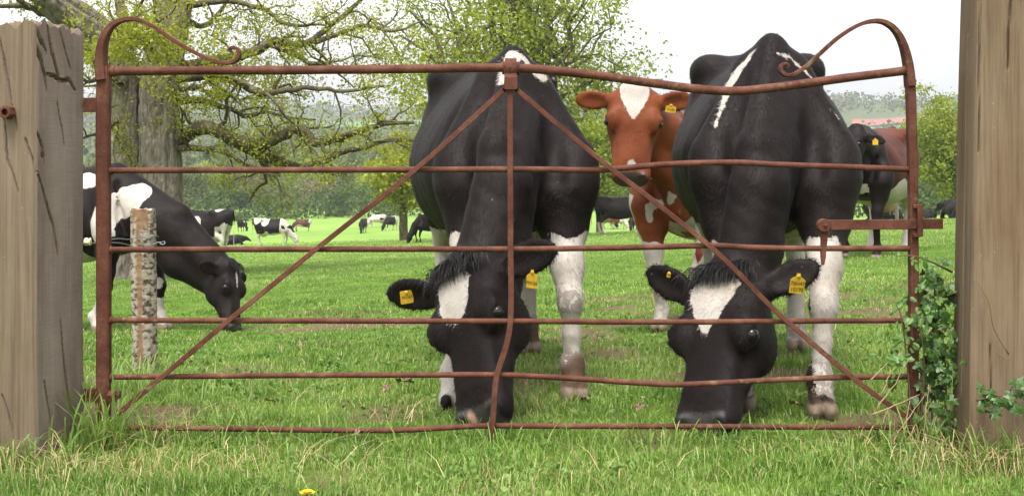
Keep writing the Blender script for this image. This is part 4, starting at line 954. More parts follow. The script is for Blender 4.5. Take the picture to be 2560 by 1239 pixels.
# --- C: red cow looking at the camera
DC = ground_at(1665, 828); fc = Wp(1690, 828, DC); scC = .98; bC = (fc.x+.03, fc.y, terr1(fc.x, fc.y)); hC = (-.42, -.91); w2l, d2l, R3C, bCv = frame(bC, hC, scC)
Dh = DC-.42
pollC = w2l(Wp(1588, 222, Dh)); muzC = w2l(Wp(1578, 446, Dh-.16)); uC = unit(muzC-pollC); vC = d2l((-.04, -1, .25))
def whC(c, V, Hc):
    w_ = np.full(len(V), -.3); m = headmask(Hc, V)
    nz_ = fbm(V, 4.2, 3, 21)
    body = (.78-V[:, 2])*.33+fbm(V, 6.5, 3, 21)*.30-.06
    body = np.where((V[:, 0] > -1.7) & (V[:, 2] < .98), body, -.2)
    w_ = np.maximum(w_, np.where(m, -.3, body))
    legs = np.where(V[:, 2] < .42, .42-V[:, 2]+.05*nz_, -.3); w_ = np.maximum(w_, legs)
    hw = np.interp(Hc[:, 0], [-.03, .03, .08, .14, .19, .21], [.085, .085, .070, .04, .008, -.02]); bl = hw-np.abs(Hc[:, 1]+.002)
    bl = np.where((Hc[:, 2] > -.07) & (Hc[:, 0] > -.06) & (Hc[:, 0] < .24) & (np.abs(Hc[:, 1]) < .2), bl, -.3)
    sn = np.where(Hc[:, 2] > -.09, .024-np.hypot((Hc[:, 0]-.455), Hc[:, 1]+.0), -.3)
    return np.maximum(np.maximum(w_, bl), sn)
hvC = [tuple(w2l(Wp(1738, 832, DC+.02))[:2])+(0,), tuple(w2l(Wp(1652, 828, DC))[:2])+(0,), (-1.30, .2, -.1), (-1.18, -.2, -.1)]
cC = make_cow(bC, hC, scC, .0132, pollC, uC, vC, hvC, M_RED, whC, mud=.3, seed=3, head_scale=1.02, hw=1.27, width=1.06, nd=.6,
    ears=[dict(dir=(-.16, 1, -.12), face=(.5, -.1, .9), len=.215), dict(dir=(-.02, -1, -.20), face=(.5, .1, .9), len=.205)])
tag(cC.o, 'red and white cow with white forehead looking straight over the gate between the black cows', 'cow', 'cows in the pasture')
M_HAIRR = plain('red_hair', (.22, .07, .025), .6, .2)
ear_fringe(cC, 0, 160, 8, M_HAIRR); ear_fringe(cC, 1, 160, 9, M_HAIRR)
# --- D: black and white cow grazing behind the birch post
DD = ground_at(325, 826); fd = Wp(325, 826, DD); scD = .97; bD = (fd.x, fd.y, terr1(fd.x, fd.y)); hD = (.84, -.54); w2l, d2l, R3D, bDv = frame(bD, hD, scD)
pollD = w2l(Wp(585, 662, DD-.22)); muzD = w2l(Wp(603, 818, DD-.42)); uD = unit(muzD-pollD); vD = d2l((.92, -.38, .15))
def whD(c, V, Hc):
    m = headmask(Hc, V); w_ = np.full(len(V), -.3)
    L = lambda pts, r: line_w(V, surf_line(c, V, pts, scD, bDv, R3D), r)
    w_ = np.maximum(w_, L([(240, 570), (265, 520), (310, 490), (352, 466)], [.10, .12, .13, .09]))
    w_ = np.maximum(w_, L([(240, 590), (292, 575), (298, 590)], [.05, .03, .01]))
    w_ = np.maximum(w_, L([(200, 440), (225, 445)], [.1, .06]))
    w_ = np.where((V[:, 2] < .70) & (V[:, 0] < -.30), np.maximum(w_, .66-V[:, 2]), w_)
    leg = np.where(V[:, 0] < .45, .27-V[:, 2], -.3); leg = np.where(V[:, 0] < -.9, np.maximum(leg, .6-V[:, 2]), leg)
    w_ = np.maximum(w_, np.where(m, -.3, leg))
    w_ = np.maximum(w_, L([(398, 690), (405, 712)], [.04, .03]))
    bl = np.where((Hc[:, 2] > -.06) & (Hc[:, 0] > .05) & (Hc[:, 0] < .2), .014-np.abs(Hc[:, 1])-.12*np.abs(Hc[:, 0]-.12), -.3)
    return np.maximum(w_, bl)
hvD = [tuple(w2l(Wp(405, 812, DD+.05))[:2])+(-.0,), tuple(w2l(Wp(240, 832, DD-.05))[:2])+(0,), (-1.35, .18, -.05), (-1.2, -.2, -.05)]
cD = make_cow(bD, hD, scD, .0155, pollD, uD, vD, hvD, M_BLACK, whD, seed=4, nd=1.0, width=1.04)
tag(cD.o, 'black cow with white side patch grazing behind the birch post and hanging stile', 'cow', 'cows in the pasture')
forelock(cD, 260, .07, 11)
for c_, n_, sd_ in ((cA, 90000, 1), (cB, 90000, 2), (cC, 45000, 3), (cD, 30000, 4)): fur(c_, n_, seed=sd_, ln=.014, tilt=.26)
# --- ear tags
tagv = lambda px, py, D: np.array(Wp(px, py, D))
def ear_depth(c, px, py):
    me = c.o.data; V = np.zeros(len(me.vertices)*3, dtype=np.float32); me.vertices.foreach_get('co', V); V = V.reshape(-1, 3)
    Mw = np.array(c.o.matrix_basis); Wv = V@Mw[:3, :3].T+Mw[:3, 3]; x, y, D = project(Wv); d = np.hypot(x-px, y-py)
    m = np.where(d < max(16, d.min()*1.3))[0]; return float(D[m].min())
def tag_on(c, px, py, w_, h_, lines, rot=0.0, shape=0, txt=.016, yaw=0.0, fwd=.008):
    D = ear_depth(c, px, py)-fwd; up = (math.sin(rot), -.12, math.cos(rot)); rt = (math.cos(rot)*math.cos(yaw), math.sin(yaw), -math.sin(rot))
    ear_tag(c, Wp(px, py, D), rt, up, w_, h_, lines, shape, txt)
tag_on(cA, 1017, 742, .050, .049, [('701267', .0)], -.12, 1, .014, .35)
tag_on(cA, 1330, 697, .040, .066, [('70126', -.22)], .08, 0, .0165, -.3)
tag_on(cB, 1994, 708, .054, .072, [('76H47', .0), ('10195', -.30)], .10, 0, .0195, .1)
tag_on(cB, 1672, 687, .014, .018, [], .2, 1)
tag_on(cC, 1677, 271, .062, .050, [('10185', -.15)], .12, 0, .0185, -.1)
# --- the others
def simple(px, py, heading, hpx, label, matl=M_BLACK, kind='graze', patt=(0, 0), lying=False, dmin=12.0, sc=None, h=None, poll=None, u=None, v=None, wl=None, hooves=None):
    D = ground_at(px, py, dmin); p = Wp(px, py, D); s = sc or float(np.clip(hpx*D/FPX/1.41, .82, 1.12))
    bz_ = terr1(p.x, p.y)-.02-(.50*s if lying else 0)
    if kind == 'graze': P_, U_, V_ = (.62, .02, .50), (.30, 0, -.95), (.95, 0, .3)
    elif kind == 'stand': P_, U_, V_ = (.58, 0, 1.42), (.72, 0, -.70), (.70, 0, .72)
    else: P_, U_, V_ = (.50, .05, 1.22), (.80, .1, -.6), (.6, 0, .8)
    bias, seed = patt
    def wf(c, V, Hc):
        if wl: return wl(c, V, Hc)
        a = fbm(V, 1.9, 2, 3.7*seed)*.35+bias
        a = np.where(V[:, 2] < .5, np.maximum(a, (.5-V[:, 2])*.6*np.sign(bias+.12)), a)
        return np.where(Hc[:, 0] > 0, np.where(np.abs(Hc[:, 1]) < .3, a*.3-.05+.2*(bias > .05)*sstep(.0, .2, Hc[:, 0]), a), a)
    c = make_cow((p.x, p.y, bz_), heading, s, h or float(np.clip(D*.0009, .022, .034)), poll or P_, u or U_, v or V_, hooves, matl, wf, lying, eyes=D < 30, seed=seed, nd=.8)
    tag(c.o, label, 'cow', 'cows in the pasture'); return c
def whE(c, V, Hc):
    band = .11-np.abs(V[:, 0]+.80-.45*(V[:, 2]-.8)+.06*vn(V, 5, 3))            # slanting white girth band
    a = np.maximum(np.where(V[:, 2] < 1.2, band, -.2), .62-V[:, 2])
    a = np.maximum(a, np.where(V[:, 0] < -1.22, np.where(V[:, 2] < .95+.08*vn(V, 6, 5), .05, -.1), -.2))
    return np.maximum(a, .10-np.hypot(V[:, 0]+1.28, V[:, 2]-1.42))
simple(455, 642, (-.93, .28), 130, 'black cow with white girth band and white hind legs, beyond the birch post', patt=(-.1, 2), wl=whE)
def whF(c, V, Hc):
    a = fbm(V, 1.9, 2, 31.0)*.4+.02; a = np.maximum(a, .60-V[:, 2])
    a = np.maximum(a, .16-np.hypot(V[:, 0]+.95, V[:, 2]-1.15)); a = np.where((V[:, 0] > -.75) & (V[:, 0] < -.2) & (V[:, 2] > .66), -.1, a)
    return np.where(Hc[:, 0] > .02, np.where(np.abs(Hc[:, 1]) < .25, .1, a), a)
simple(712, 614, (1, -.12), 72, 'black and white patched cow grazing in profile in front of the hedgerow', wl=whF)
simple(612, 578, (.2, .95), 40, 'small dark cow half hidden behind the patched grazing cow', patt=(-.2, 5), sc=1.0)
simple(600, 612, (1, .2), 30, 'black cow lying in the grass by the hooves of the patched cow', patt=(-.2, 6), lying=True, kind='lie', sc=.95)
simple(741, 579, (-1, -.1), 32, 'chestnut brown cow with pale hind legs grazing alone before the hedgerow', M_BROWN, patt=(-.12, 7))
simple(905, 583, (-.02, -1), 37, 'all black cow grazing head on in the far pasture', patt=(-.3, 8))
simple(930, 568, (-.85, -.5), 33, 'mostly white cow with black blotches grazing in the far pasture', patt=(.10, 9))
simple(966, 576, (-.55, -.83), 36, 'black cow with white rump grazing beside the mostly white cow', patt=(-.12, 10), wl=lambda c, V, Hc: np.maximum(-1.02-V[:, 0]+.05*vn(V, 5), np.where(V[:, 0] > .1, -.2, .3-V[:, 2])))
simple(1046, 606, (-.72, -.70), 47, 'black cow grazing next to the big cow beneath the gate centre', patt=(-.3, 11))
simple(678, 546, (-1, .05), 19, 'distant dark cow grazing right against the hedgerow', patt=(-.3, 12), sc=.95)
def whN(c, V, Hc): return np.maximum(np.where((V[:, 0] < -1.1), .42-V[:, 2]+.08*vn(V, 6), -.2), np.where(V[:, 0] > -.2, .18-V[:, 2], -.2))
simple(1592, 584, (1, .10), 97, 'black cow with pale udder standing behind the red cow', wl=whN)
simple(1531, 572, (.6, -.8), 22, 'tiny black and white cow seen under the udder of the black cow', patt=(.02, 14), sc=1.0)
simple(1556, 573, (.7, -.7), 20, 'tiny red and white cow seen under the belly of the black cow', M_RED, patt=(.06, 15), sc=.95)
simple(1580, 578, (-.3, -.95), 36, 'black cow grazing just below the chest of the red cow', patt=(-.22, 16), sc=.95)
def whP(c, V, Hc):
    nz_ = fbm(V, 5, 3, 40)
    a = np.where(V[:, 0] < -.25, (.76-V[:, 2])*.7+nz_*.16, -.2)
    a = np.maximum(a, np.where((V[:, 0] > .05) & (V[:, 2] < .78) & (np.abs(V[:, 1]) < .1), .08*nz_+.02, -.2))
    leg = np.where((V[:, 2] < .62) & (V[:, 0] < -.8), .10*nz_+.03, -.2)
    return np.maximum(a, leg)
cP = simple(2152, 643, (-.50, -.87), 340, 'dark red brown cow with white spotted belly standing behind the gate latch', M_DARKRED, 'stand', sc=1.12, h=.018, wl=whP, poll=(.40, .05, 1.36), u=(.70, -.25, -.66), v=(.66, 0, .75))
_e = cP.ears[0]; _p = cP.l2w(_e[0]+_e[1]*_e[4]*.55+_e[3]*.02); ear_tag(cP, _p+np.array([0, -.02, -.03]), (1, 0, 0), (.15, 0, 1), .062, .075, [])
simple(2310, 548, (-.35, .93), 40, 'black cow lying with rounded back beside the bright green tree', patt=(-.3, 18), lying=True, kind='lie', sc=1.0)
simple(2372, 546, (-.2, .97), 40, 'black cow lying partly behind the tall brown gate post', patt=(-.3, 19), lying=True, kind='lie', sc=1.0)
simple(2235, 552, (.95, .3), 34, 'black cow lying low behind the legs of the dark red cow', patt=(-.25, 20), lying=True, kind='graze', sc=.95)
# ------------------------------------------------------------------ trees
class Leaves:
    def __init__(s): s.C = []; s.S = []; s.T = []
    def add(s, pts, size, tint): s.C.append(np.asarray(pts, float)); s.S.append(np.broadcast_to(size, (len(pts),))); s.T.append(np.broadcast_to(tint, (len(pts),)))
    def build(s, name, mat, parent, seed=0, aspect=.55, flat=.0):
        r = np.random.default_rng(seed); C = np.vstack(s.C); S = np.concatenate(s.S); T = np.concatenate(s.T); n = len(C)
        a = r.normal(size=(n, 3)); a[:, 2] *= (1-flat); a /= np.linalg.norm(a, axis=1)[:, None]
        q = r.normal(size=(n, 3)); b_ = np.cross(a, q); b_ /= np.linalg.norm(b_, axis=1)[:, None]+1e-9; nn = np.cross(a, b_)
        S = S[:, None]; V = np.stack([C-a*S*.5, C+b_*S*aspect*.5+nn*S*.08, C+a*S*.5, C-b_*S*aspect*.5+nn*S*.08], 1).reshape(-1, 3)
        return mk(name, V, np.arange(4*n).reshape(n, 4), mat, parent, False, dict(tint=np.repeat(np.clip(T+r.normal(size=n)*.15, 0, 1), 4)))
def wobble(P, amp, r, n):
    P = resample(P, n); L = np.linalg.norm(P[-1]-P[0]); k = np.sin(np.linspace(0, math.pi, n))[:, None]
    off = np.cumsum(r.normal(size=(n, 3)), 0); off -= np.linspace(0, 1, n)[:, None]*off[-1]
    return P+off*amp*L/math.sqrt(n)*k
def grow(tb, lv, P, R, r, depth, cfg):
    """side shoots along a limb, then twigs with leaf sprays"""
    n = len(P); L = np.linalg.norm(np.diff(P, axis=0), axis=1).sum()
    cnt = max(1, int(L*cfg['dens'][depth])); T = np.gradient(P, axis=0); T /= np.linalg.norm(T, axis=1)[:, None]+1e-9
    for _ in range(cnt):
        t = r.random()**.8*.97+.02 if depth else .12+.88*r.random(); i = min(n-1, int(t*n)); p = P[i]; d = T[i]
        side = r.normal(size=3); side -= d*side.dot(d); side /= np.linalg.norm(side)+1e-9; side[2] += cfg.get('lift', .15)
        dr = d*cfg['fwd']+side; dr /= np.linalg.norm(dr)
        ln = cfg['len'][depth]*(.5+r.random())*(1-.35*t); nseg = cfg['seg'][depth]
        q = [p]; dd = dr.copy()
        for k in range(nseg):
            dd = dd+r.normal(size=3)*cfg['gnarl']; dd[2] += cfg['droop'][depth]; dd /= np.linalg.norm(dd); q.append(q[-1]+dd*ln/nseg)
        q = np.array(q); r0 = min(R[i]*.6, cfg['rad'][depth]*(.6+.8*r.random())); rr = np.linspace(r0, max(r0*.3, .003), len(q))
        tb.tube(q, rr, cfg['k'][depth], cap=False)
        if depth+1 < len(cfg['len']): grow(tb, lv, q, rr, r, depth+1, cfg)
        else:
            m = r.poisson(cfg['leaves'])
            if m and r.random() < cfg.get('leafy', 1.0):
                s0 = q[r.integers(1, len(q), m)]+r.normal(size=(m, 3))*cfg['spray']
                lv.add(s0, cfg['lsize']*(.6+.8*r.random(m)), .2+.6*r.random())
# --- big oak, left
D0 = 21.0
ox, oz = Wp(370, 400, D0).x, 0
oak = empty('oak_tree', (Wp(370, 400, D0).x, D0-CAMD, terr1(Wp(370, 400, D0).x, D0-CAMD)))
tag(oak, 'massive old oak with double trunk and sprawling mossy limbs coming into leaf', 'tree')
r = np.random.default_rng(21)
def O(px, py, dd=0.0): return np.array(Wp(px, py, D0+dd))
def fluted(name, pts, R, parent, mat, k=30, n=60, seed=0, amp=.08):
    P = resample(pts, n); Rr = np.interp(np.linspace(0, 1, n), np.linspace(0, 1, len(R)), R)
    ang = np.arange(k)/k*2*math.pi; V = np.zeros((n, k, 3)); T = np.gradient(P, axis=0); T /= np.linalg.norm(T, axis=1)[:, None]
    for i in range(n):
        u_ = np.cross(T[i], [0, 1., 0]); u_ /= np.linalg.norm(u_); w_ = np.cross(u_, T[i])
        V[i] = P[i]+Rr[i]*(np.cos(ang)[:, None]*u_+np.sin(ang)[:, None]*w_)
    nz_ = fbm(np.stack([np.repeat(np.cos(ang)[None]*1.6, n, 0), np.repeat(np.sin(ang)[None]*1.6, n, 0), np.repeat(np.linspace(0, 1, n)[:, None]*3, k, 1)], -1).reshape(-1, 3), 1.3, 3, seed).reshape(n, k)
    aa = np.repeat(ang[None], n, 0); zz_ = np.repeat(P[:, 2][:, None], k, 1); Rw = np.repeat(Rr[:, None], k, 1)
    fz = np.stack([np.cos(aa)*Rw*11, np.sin(aa)*Rw*11, zz_*2.4], -1).reshape(-1, 3)
    ridge = np.abs(vn(fz, 1.0, seed+2)).reshape(n, k); ridge2 = np.abs(vn(fz, 2.1, seed+5)).reshape(n, k)
    V = P[:, None]+(V-P[:, None])*(1+amp*2*nz_+(np.clip(ridge*3, 0, 1)-1)*.075+(np.clip(ridge2*3, 0, 1)-1)*.03)[..., None]
    I = np.arange(n*k).reshape(n, k); J = np.roll(I, -1, 1)
    return mk(name, V.reshape(-1, 3), np.stack([I[:-1], J[:-1], J[1:], I[1:]], -1).reshape(-1, 4), mat, parent)
fluted('trunk', [O(392, 760), O(398, 600), O(402, 460), O(398, 330), O(400, 210), O(412, 120), O(432, 30), O(452, -100), O(470, -300)], [.62, .42, .37, .36, .36, .36, .33, .30, .2], oak, M_BARK, 150, 260, 1)
fluted('trunk', [O(320, 760, .1), O(322, 600, .1), O(326, 430, .1), O(318, 320, .1), O(312, 230, .1), O(300, 170, .05), O(245, 95, -.1), O(185, 45, -.4), O(120, -10, -.8), O(20, -110, -1.4)], [.40, .30, .26, .25, .27, .36, .36, .34, .28, .18], oak, M_BARK, 120, 260, 5)
lim = TB(); lv = Leaves()
cfg = dict(dens=[3.0, 5.5], len=[1.25, .42], seg=[6, 3], rad=[.032, .009], k=[5, 3], fwd=.55, gnarl=.34, droop=[-.02, .0], leaves=34, spray=.095, lsize=.052, leafy=.9, lift=.2)
limbs = [
 ([(440, 356, 0), (470, 335, -.1), (505, 322, -.3), (540, 335, -.5), (585, 352, -.6), (640, 366, -.7), (690, 352, -.8), (735, 335, -1.0), (775, 352, -1.0), (800, 362, -1.0), (850, 342, -1.2), (905, 328, -1.4), (960, 312, -1.5), (1035, 306, -1.6)], .17, .035),
 ([(560, 345, -.5), (610, 362, -.4), (650, 382, -.3), (700, 401, -.2), (745, 408, -.1), (800, 394, .1), (850, 372, .2), (920, 360, .4), (985, 348, .6), (1045, 352, .7)], .115, .03),
 ([(440, 372, 0), (490, 372, -.4), (540, 378, -.7), (590, 398, -.9), (640, 425, -1.0), (700, 440, -1.2)], .075, .015),
 ([(425, 175, 0), (500, 160, .2), (580, 150, .4), (640, 132, .5), (690, 114, .5), (745, 122, .6), (790, 108, .7), (840, 66, .9), (880, 25, 1.0), (930, -30, 1.2)], .13, .04),
 ([(690, 116, .5), (740, 140, .3), (780, 160, .2), (860, 170, 0), (950, 160, -.3)], .075, .02),
 ([(785, 108, .7), (850, 88, .8), (920, 70, .9), (990, 78, 1.1), (1060, 50, 1.3)], .06, .02),
 ([(430, 200, 0), (520, 192, -.6), (600, 196, -1.0), (660, 216, -1.2), (720, 228, -1.3), (800, 222, -1.4), (870, 226, -1.5), (960, 214, -1.7)], .095, .025),
 ([(440, 255, 0), (500, 252, .5), (550, 266, .9), (600, 285, 1.1), (660, 276, 1.3), (720, 292, 1.5), (790, 300, 1.6)], .08, .02),
 ([(440, 20, 0), (520, 8, -.3), (600, 12, -.5), (660, 28, -.6), (710, 52, -.7), (760, 60, -.8), (820, 64, -.9)], .075, .02),
 ([(445, 40, 0), (500, 60, 1.0), (540, 40, 1.6), (580, -10, 2)], .08, .03),
 ([(320, 130, .1), (312, 60, .3), (300, 0, .5), (290, -80, .6)], .13, .08),
 ([(180, 45, -.4), (110, 38, -.6), (40, 15, -.8), (-60, 20, -1)], .10, .03),
 ([(300, 300, 0), (250, 330, -1.0), (210, 340, -1.4), (140, 370, -1.8)], .05, .015),
 ([(310, 210, 0), (260, 200, -1.2), (215, 205, -1.8), (150, 190, -2.4)], .06, .02),
 ([(400, 150, -.3), (360, 110, -1.4), (320, 90, -2.2), (270, 100, -2.8)], .07, .02),
 ([(420, 130, -.3), (400, 90, -1.5), (380, 70, -2.4), (350, 120, -3.0)], .06, .02),
 ([(430, -30, 0), (560, -70, .5), (700, -90, 1), (860, -110, 1.4)], .12, .05),
 ([(430, 230, 0), (470, 215, 1.2), (540, 225, 2.2), (620, 240, 3.0), (720, 245, 3.6)], .07, .02)]
for pts, ra, rb_ in limbs:
    P = wobble([O(*p) for p in pts], .035, r, len(pts)*5); R = np.linspace(ra, rb_, len(P))*.85*(1+.14*fbm(P*3, 1, 2))
    lim.tube(P, R, 9); grow(lim, lv, P, R, r, 0, cfg)
lim.build('limbs', M_LIMB, oak)
# leaf sprays hanging in front of the trunk
for cx, cy, dd, sx_, sy_, m_ in ((345, 110, -2.6, .38, .22, 420), (400, 75, -2.3, .35, .2, 260), (310, 145, -2.6, .3, .12, 200), (520, 120, -.8, .5, .5, 420), (560, 200, -.6, .6, .4, 300), (620, 180, .3, .8, .4, 320), (1000, 200, 0, .5, .7, 300)):
    cs = O(cx, cy, dd)+r.normal(size=(m_//9, 3))*[sx_, .5, sy_]
    for q in cs: lv.add(q+r.normal(size=(22, 3))*.075, .07*(.7+.6*r.random(22)), .4+.5*r.random())
lv.build('crown', M_LEAF, oak, 3, .6)
# --- generic broadleaf tree
def tree(name, label, px, D, top_py, cw, ch_c, trunk_r, nleaf, ls, mat_leaf, seed, twig=True, base_py=None, bark=None, leafiness=1.0, group=None, clump=.16, cat='tree', limbs_n=9, drop=.25, tint=(.2, .9), spread=1.0):
    """cw: crown half width in px, ch_c: crown centre y px; top_py: crown top px"""
    p = Wp(px, 400, D); z0 = terr1(p.x, p.y); base = np.array([p.x, p.y, z0]); s = D/FPX
    o = empty(name, base); tag(o, label, cat, group)
    r = np.random.default_rng(seed); cz = CAMZ-(ch_c-HOR)*s; rz = (ch_c-top_py)*s; rx = cw*s; cen = np.array([p.x, p.y, cz])
    tbt = TB(); tl = Leaves(); zt = cz-rz*drop
    trunk = wobble([base-[0, 0, .3], base*.5+np.array([p.x, p.y, zt])*.5, [p.x, p.y, zt]], .06, r, 12)
    tbt.tube(trunk, np.linspace(trunk_r*1.25, trunk_r*.8, 12), 9, cap=False)
    cl = []
    for i in range(limbs_n):
        a = i*2.4+r.random(); el = r.uniform(-.15, 1.0)
        end = cen+np.array([math.cos(a)*rx*math.cos(el)*.85, math.sin(a)*rx*spread*math.cos(el)*.85, math.sin(el)*rz*.85])
        st = trunk[r.integers(6, 12)]
        P = wobble([st, st*.55+end*.45+[0, 0, rz*.12], end], .16, r, 12); R = np.linspace(trunk_r*.5, trunk_r*.09, 12); tbt.tube(P, R, 6, cap=False)
        if twig:
            for k in range(7):
                i0 = r.integers(3, 12); e = P[i0]+r.normal(size=3)*[rx*.26, rx*.26, rz*.24]+[0, 0, rz*.05]
                Q_ = wobble([P[i0], P[i0]*.5+e*.5, e], .25, r, 7); tbt.tube(Q_, np.linspace(R[i0]*.5, R[i0]*.12+.004, 7), 4, cap=False); cl += [Q_[3], Q_[5], Q_[6]]
        cl += [P[7], P[9], P[11]]
    cl = np.array(cl)
    ex = int(len(cl)*.6); g = r.normal(size=(ex, 3)); g /= np.linalg.norm(g, axis=1)[:, None]; g *= (r.random(ex)**.4)[:, None]
    g[:, 2] = np.where(g[:, 2] < 0, g[:, 2]*.75, g[:, 2]); cl = np.vstack([cl, cen+g*[rx, rx*spread, rz]])
    per = max(3, int(nleaf/len(cl)*leafiness))
    for q in cl:
        m_ = r.poisson(per); cr = min(rx, rz)*clump*(.5+r.random()); t_ = tint[0]+(tint[1]-tint[0])*r.random()
        if m_: tl.add(q+r.normal(size=(m_, 3))*[cr, cr, cr*.6], ls*(.6+.8*r.random(m_)), t_)
    tbt.build('trunk', bark or M_LIMB, o); tl.build('crown', mat_leaf, o, seed, .62)
    return o
tree('oak_tree', 'bright spring oak rising behind the black cow at the gate centre', 1290, 46, -330, 335, 130, .42, 68000, .15, M_LEAF2, 31, limbs_n=18, clump=.095, drop=.55, leafiness=.55)
tree('field_tree', 'low pale green tree drooping beside the gate centre cow', 1010, 62, 330, 85, 440, .2, 9000, .20, M_LEAF, 33, limbs_n=8)
tree('field_tree', 'bright green tree between the latch stile and the tall brown post', 2385, 68, 225, 125, 385, .22, 26000, .17, M_LEAF2, 35, limbs_n=14, clump=.13, drop=.3)
tree('field_tree', 'green bush beyond the red cow, framed by the two black cows', 1500, 75, 260, 95, 420, .2, 13000, .21, M_LEAF2, 36, limbs_n=10)
# --- hedgerow and wood at the bottom of the field
M_L_DULL = leaf_mat('dull_leaf', [(0, (.06, .085, .02)), (.5, (.11, .14, .035)), (1, (.17, .19, .06))], .35)
M_L_BARE = leaf_mat('bud_twig', [(0, (.12, .09, .055)), (.5, (.20, .16, .09)), (1, (.24, .22, .11))], .3)
M_L_FRESH = leaf_mat('fresh_leaf', [(0, (.13, .20, .02)), (.5, (.22, .30, .03)), (1, (.32, .38, .05))], .45)
M_L_DARK = leaf_mat('hedge_leaf', [(0, (.03, .06, .012)), (.5, (.06, .10, .02)), (1, (.11, .16, .03))], .35)
kinds = [(M_L_DULL, 'dull olive tree'), (M_L_BARE, 'bare brown budding tree'), (M_L_FRESH, 'fresh yellow green tree'), (M_L_DARK, 'dark green bush')]
wood = [ # px, D, top, halfwidth, centre, kind, where
 (470, 190, 405, 55, 470, 0, 'next to the oak trunk'), (520, 205, 385, 50, 455, 2, 'behind the birch post cow'), (575, 184, 450, 48, 500, 3, 'above the white banded cow'),
 (640, 215, 380, 60, 450, 1, 'above the patched cow'), (600, 230, 370, 55, 440, 0, 'deep in the wood behind the patched cow'), (690, 188, 455, 50, 505, 0, 'behind the farthest dark cow'),
 (745, 210, 385, 62, 455, 2, 'above the chestnut brown cow'), (800, 190, 420, 55, 480, 1, 'in the middle of the hedgerow with pinkish twigs'), (850, 184, 455, 50, 505, 3, 'just left of the head on black cow'),
 (880, 220, 375, 60, 450, 0, 'tall above the head on black cow'), (940, 205, 395, 52, 462, 2, 'above the mostly white cow'), (985, 190, 440, 48, 495, 3, 'beside the gate centre cow'), (1035, 215, 385, 55, 455, 1, 'nearly hidden by the gate centre cow'),
 (1085, 200, 420, 50, 480, 0, 'behind the gate centre cow'), (420, 215, 390, 55, 460, 1, 'behind the oak trunk'), (350, 205, 395, 55, 465, 2, 'behind the gap of the double oak trunk'), (270, 210, 390, 60, 465, 0, 'between oak trunk and squat post'),
 (1545, 190, 430, 55, 490, 3, 'seen between red cow and gate centre cow'), (1470, 205, 400, 60, 470, 0, 'behind the legs of the gate centre cow'),
 (2300, 130, 440, 70, 500, 3, 'low beside the latch stile'), (2390, 140, 430, 80, 495, 3, 'low behind the lying cows')]
for i, (px, D, tp, hw_, cy, kd, where) in enumerate(wood):
    ml, nm = kinds[kd]
    tree('hedgerow_tree' if kd != 3 else 'hedgerow_bush', f'{nm} {where}', px, D, tp, hw_, cy, .22, 3200 if kd != 1 else 2200, .42 if kd != 1 else .32, ml, 50+i, twig=(kd == 1), group='trees of the hedgerow', limbs_n=7, clump=.24, drop=.6, cat='tree' if kd != 3 else 'bush')
# hedge bottom: one continuous undergrowth mass
r = np.random.default_rng(77); lv = Leaves()
for px in np.arange(-100, 2120, 5):
    D = 172+8*r.random(); p = np.array(Wp(px, 545, D)); z0 = terr1(p[0], p[1]); hgt = 1.6+1.6*r.random()+1.2*math.sin(px*.05)
    if px > 1650: hgt *= 2.2
    m_ = 26; q = np.stack([p[0]+r.normal(size=m_)*.4, p[1]+r.normal(size=m_)*1.0, z0+r.random(m_)**.7*hgt], -1); lv.add(q, .5*(.6+.8*r.random(m_)), .25+.5*r.random())
for px in np.arange(2120, 2700, 5):
    D = 118+8*r.random(); p = np.array(Wp(px, 545, D)); z0 = terr1(p[0], p[1]); hgt = 1.5+1.2*r.random()
    m_ = 26; q = np.stack([p[0]+r.normal(size=m_)*.3, p[1]+r.normal(size=m_)*.8, z0+r.random(m_)**.7*hgt], -1); lv.add(q, .4*(.6+.8*r.random(m_)), .25+.5*r.random())
ug = lv.build('undergrowth', M_L_DARK, None, 9, .7); tag(ug, kind='stuff', label='dark leafy undergrowth along the foot of the hedgerow', cat='undergrowth')
# far hillside woods
r = np.random.default_rng(88); lv = Leaves(); n_ = 14000
Dh_ = np.exp(math.log(225)+r.random(n_)*(math.log(1400)-math.log(225))); Xh = (r.random(n_)*2-1)*.66*Dh_; Yh = Dh_-CAMD; Zh = terr(Xh, Yh)
pxh = 1280+Xh/Dh_*FPX; pyh = HOR-(Zh-CAMZ)/Dh_*FPX
mask = vn(np.c_[Xh, Yh, 0*Xh], .006, 5.5) > -.55
mask |= Dh_ > 800
fld1 = (np.abs(Xh+.16*Dh_-10) < .085*Dh_) & (pyh > 302) & (pyh < 338)
fld2 = (Xh > .26*Dh_) & (pyh > 284) & (pyh < 340); fld3 = (Xh > .2*Dh_) & (pyh > 318) & (pyh < 350)
mask &= ~fld1 & ~fld2 & ~fld3
for x, y, z in zip(Xh[mask], Yh[mask], Zh[mask]):
    m_ = 14; hgt = 6+6*r.random(); q = np.stack([x+r.normal(size=m_)*2.4, y+r.normal(size=m_)*2.4, z+.3+r.random(m_)*hgt], -1); lv.add(q, (1.1+1.3*min(1, y/900))*(.6+.8*r.random(m_)), r.random())
M_HILL = leaf_mat('hill_wood', [(0, (.05, .085, .03)), (.4, (.08, .115, .04)), (.65, (.115, .125, .06)), (1, (.13, .18, .05))], .3)
hw_ = lv.build('woodland', M_HILL, None, 10, .9); tag(hw_, kind='stuff', label='hazy mixed woodland covering the far hillside', cat='woodland')
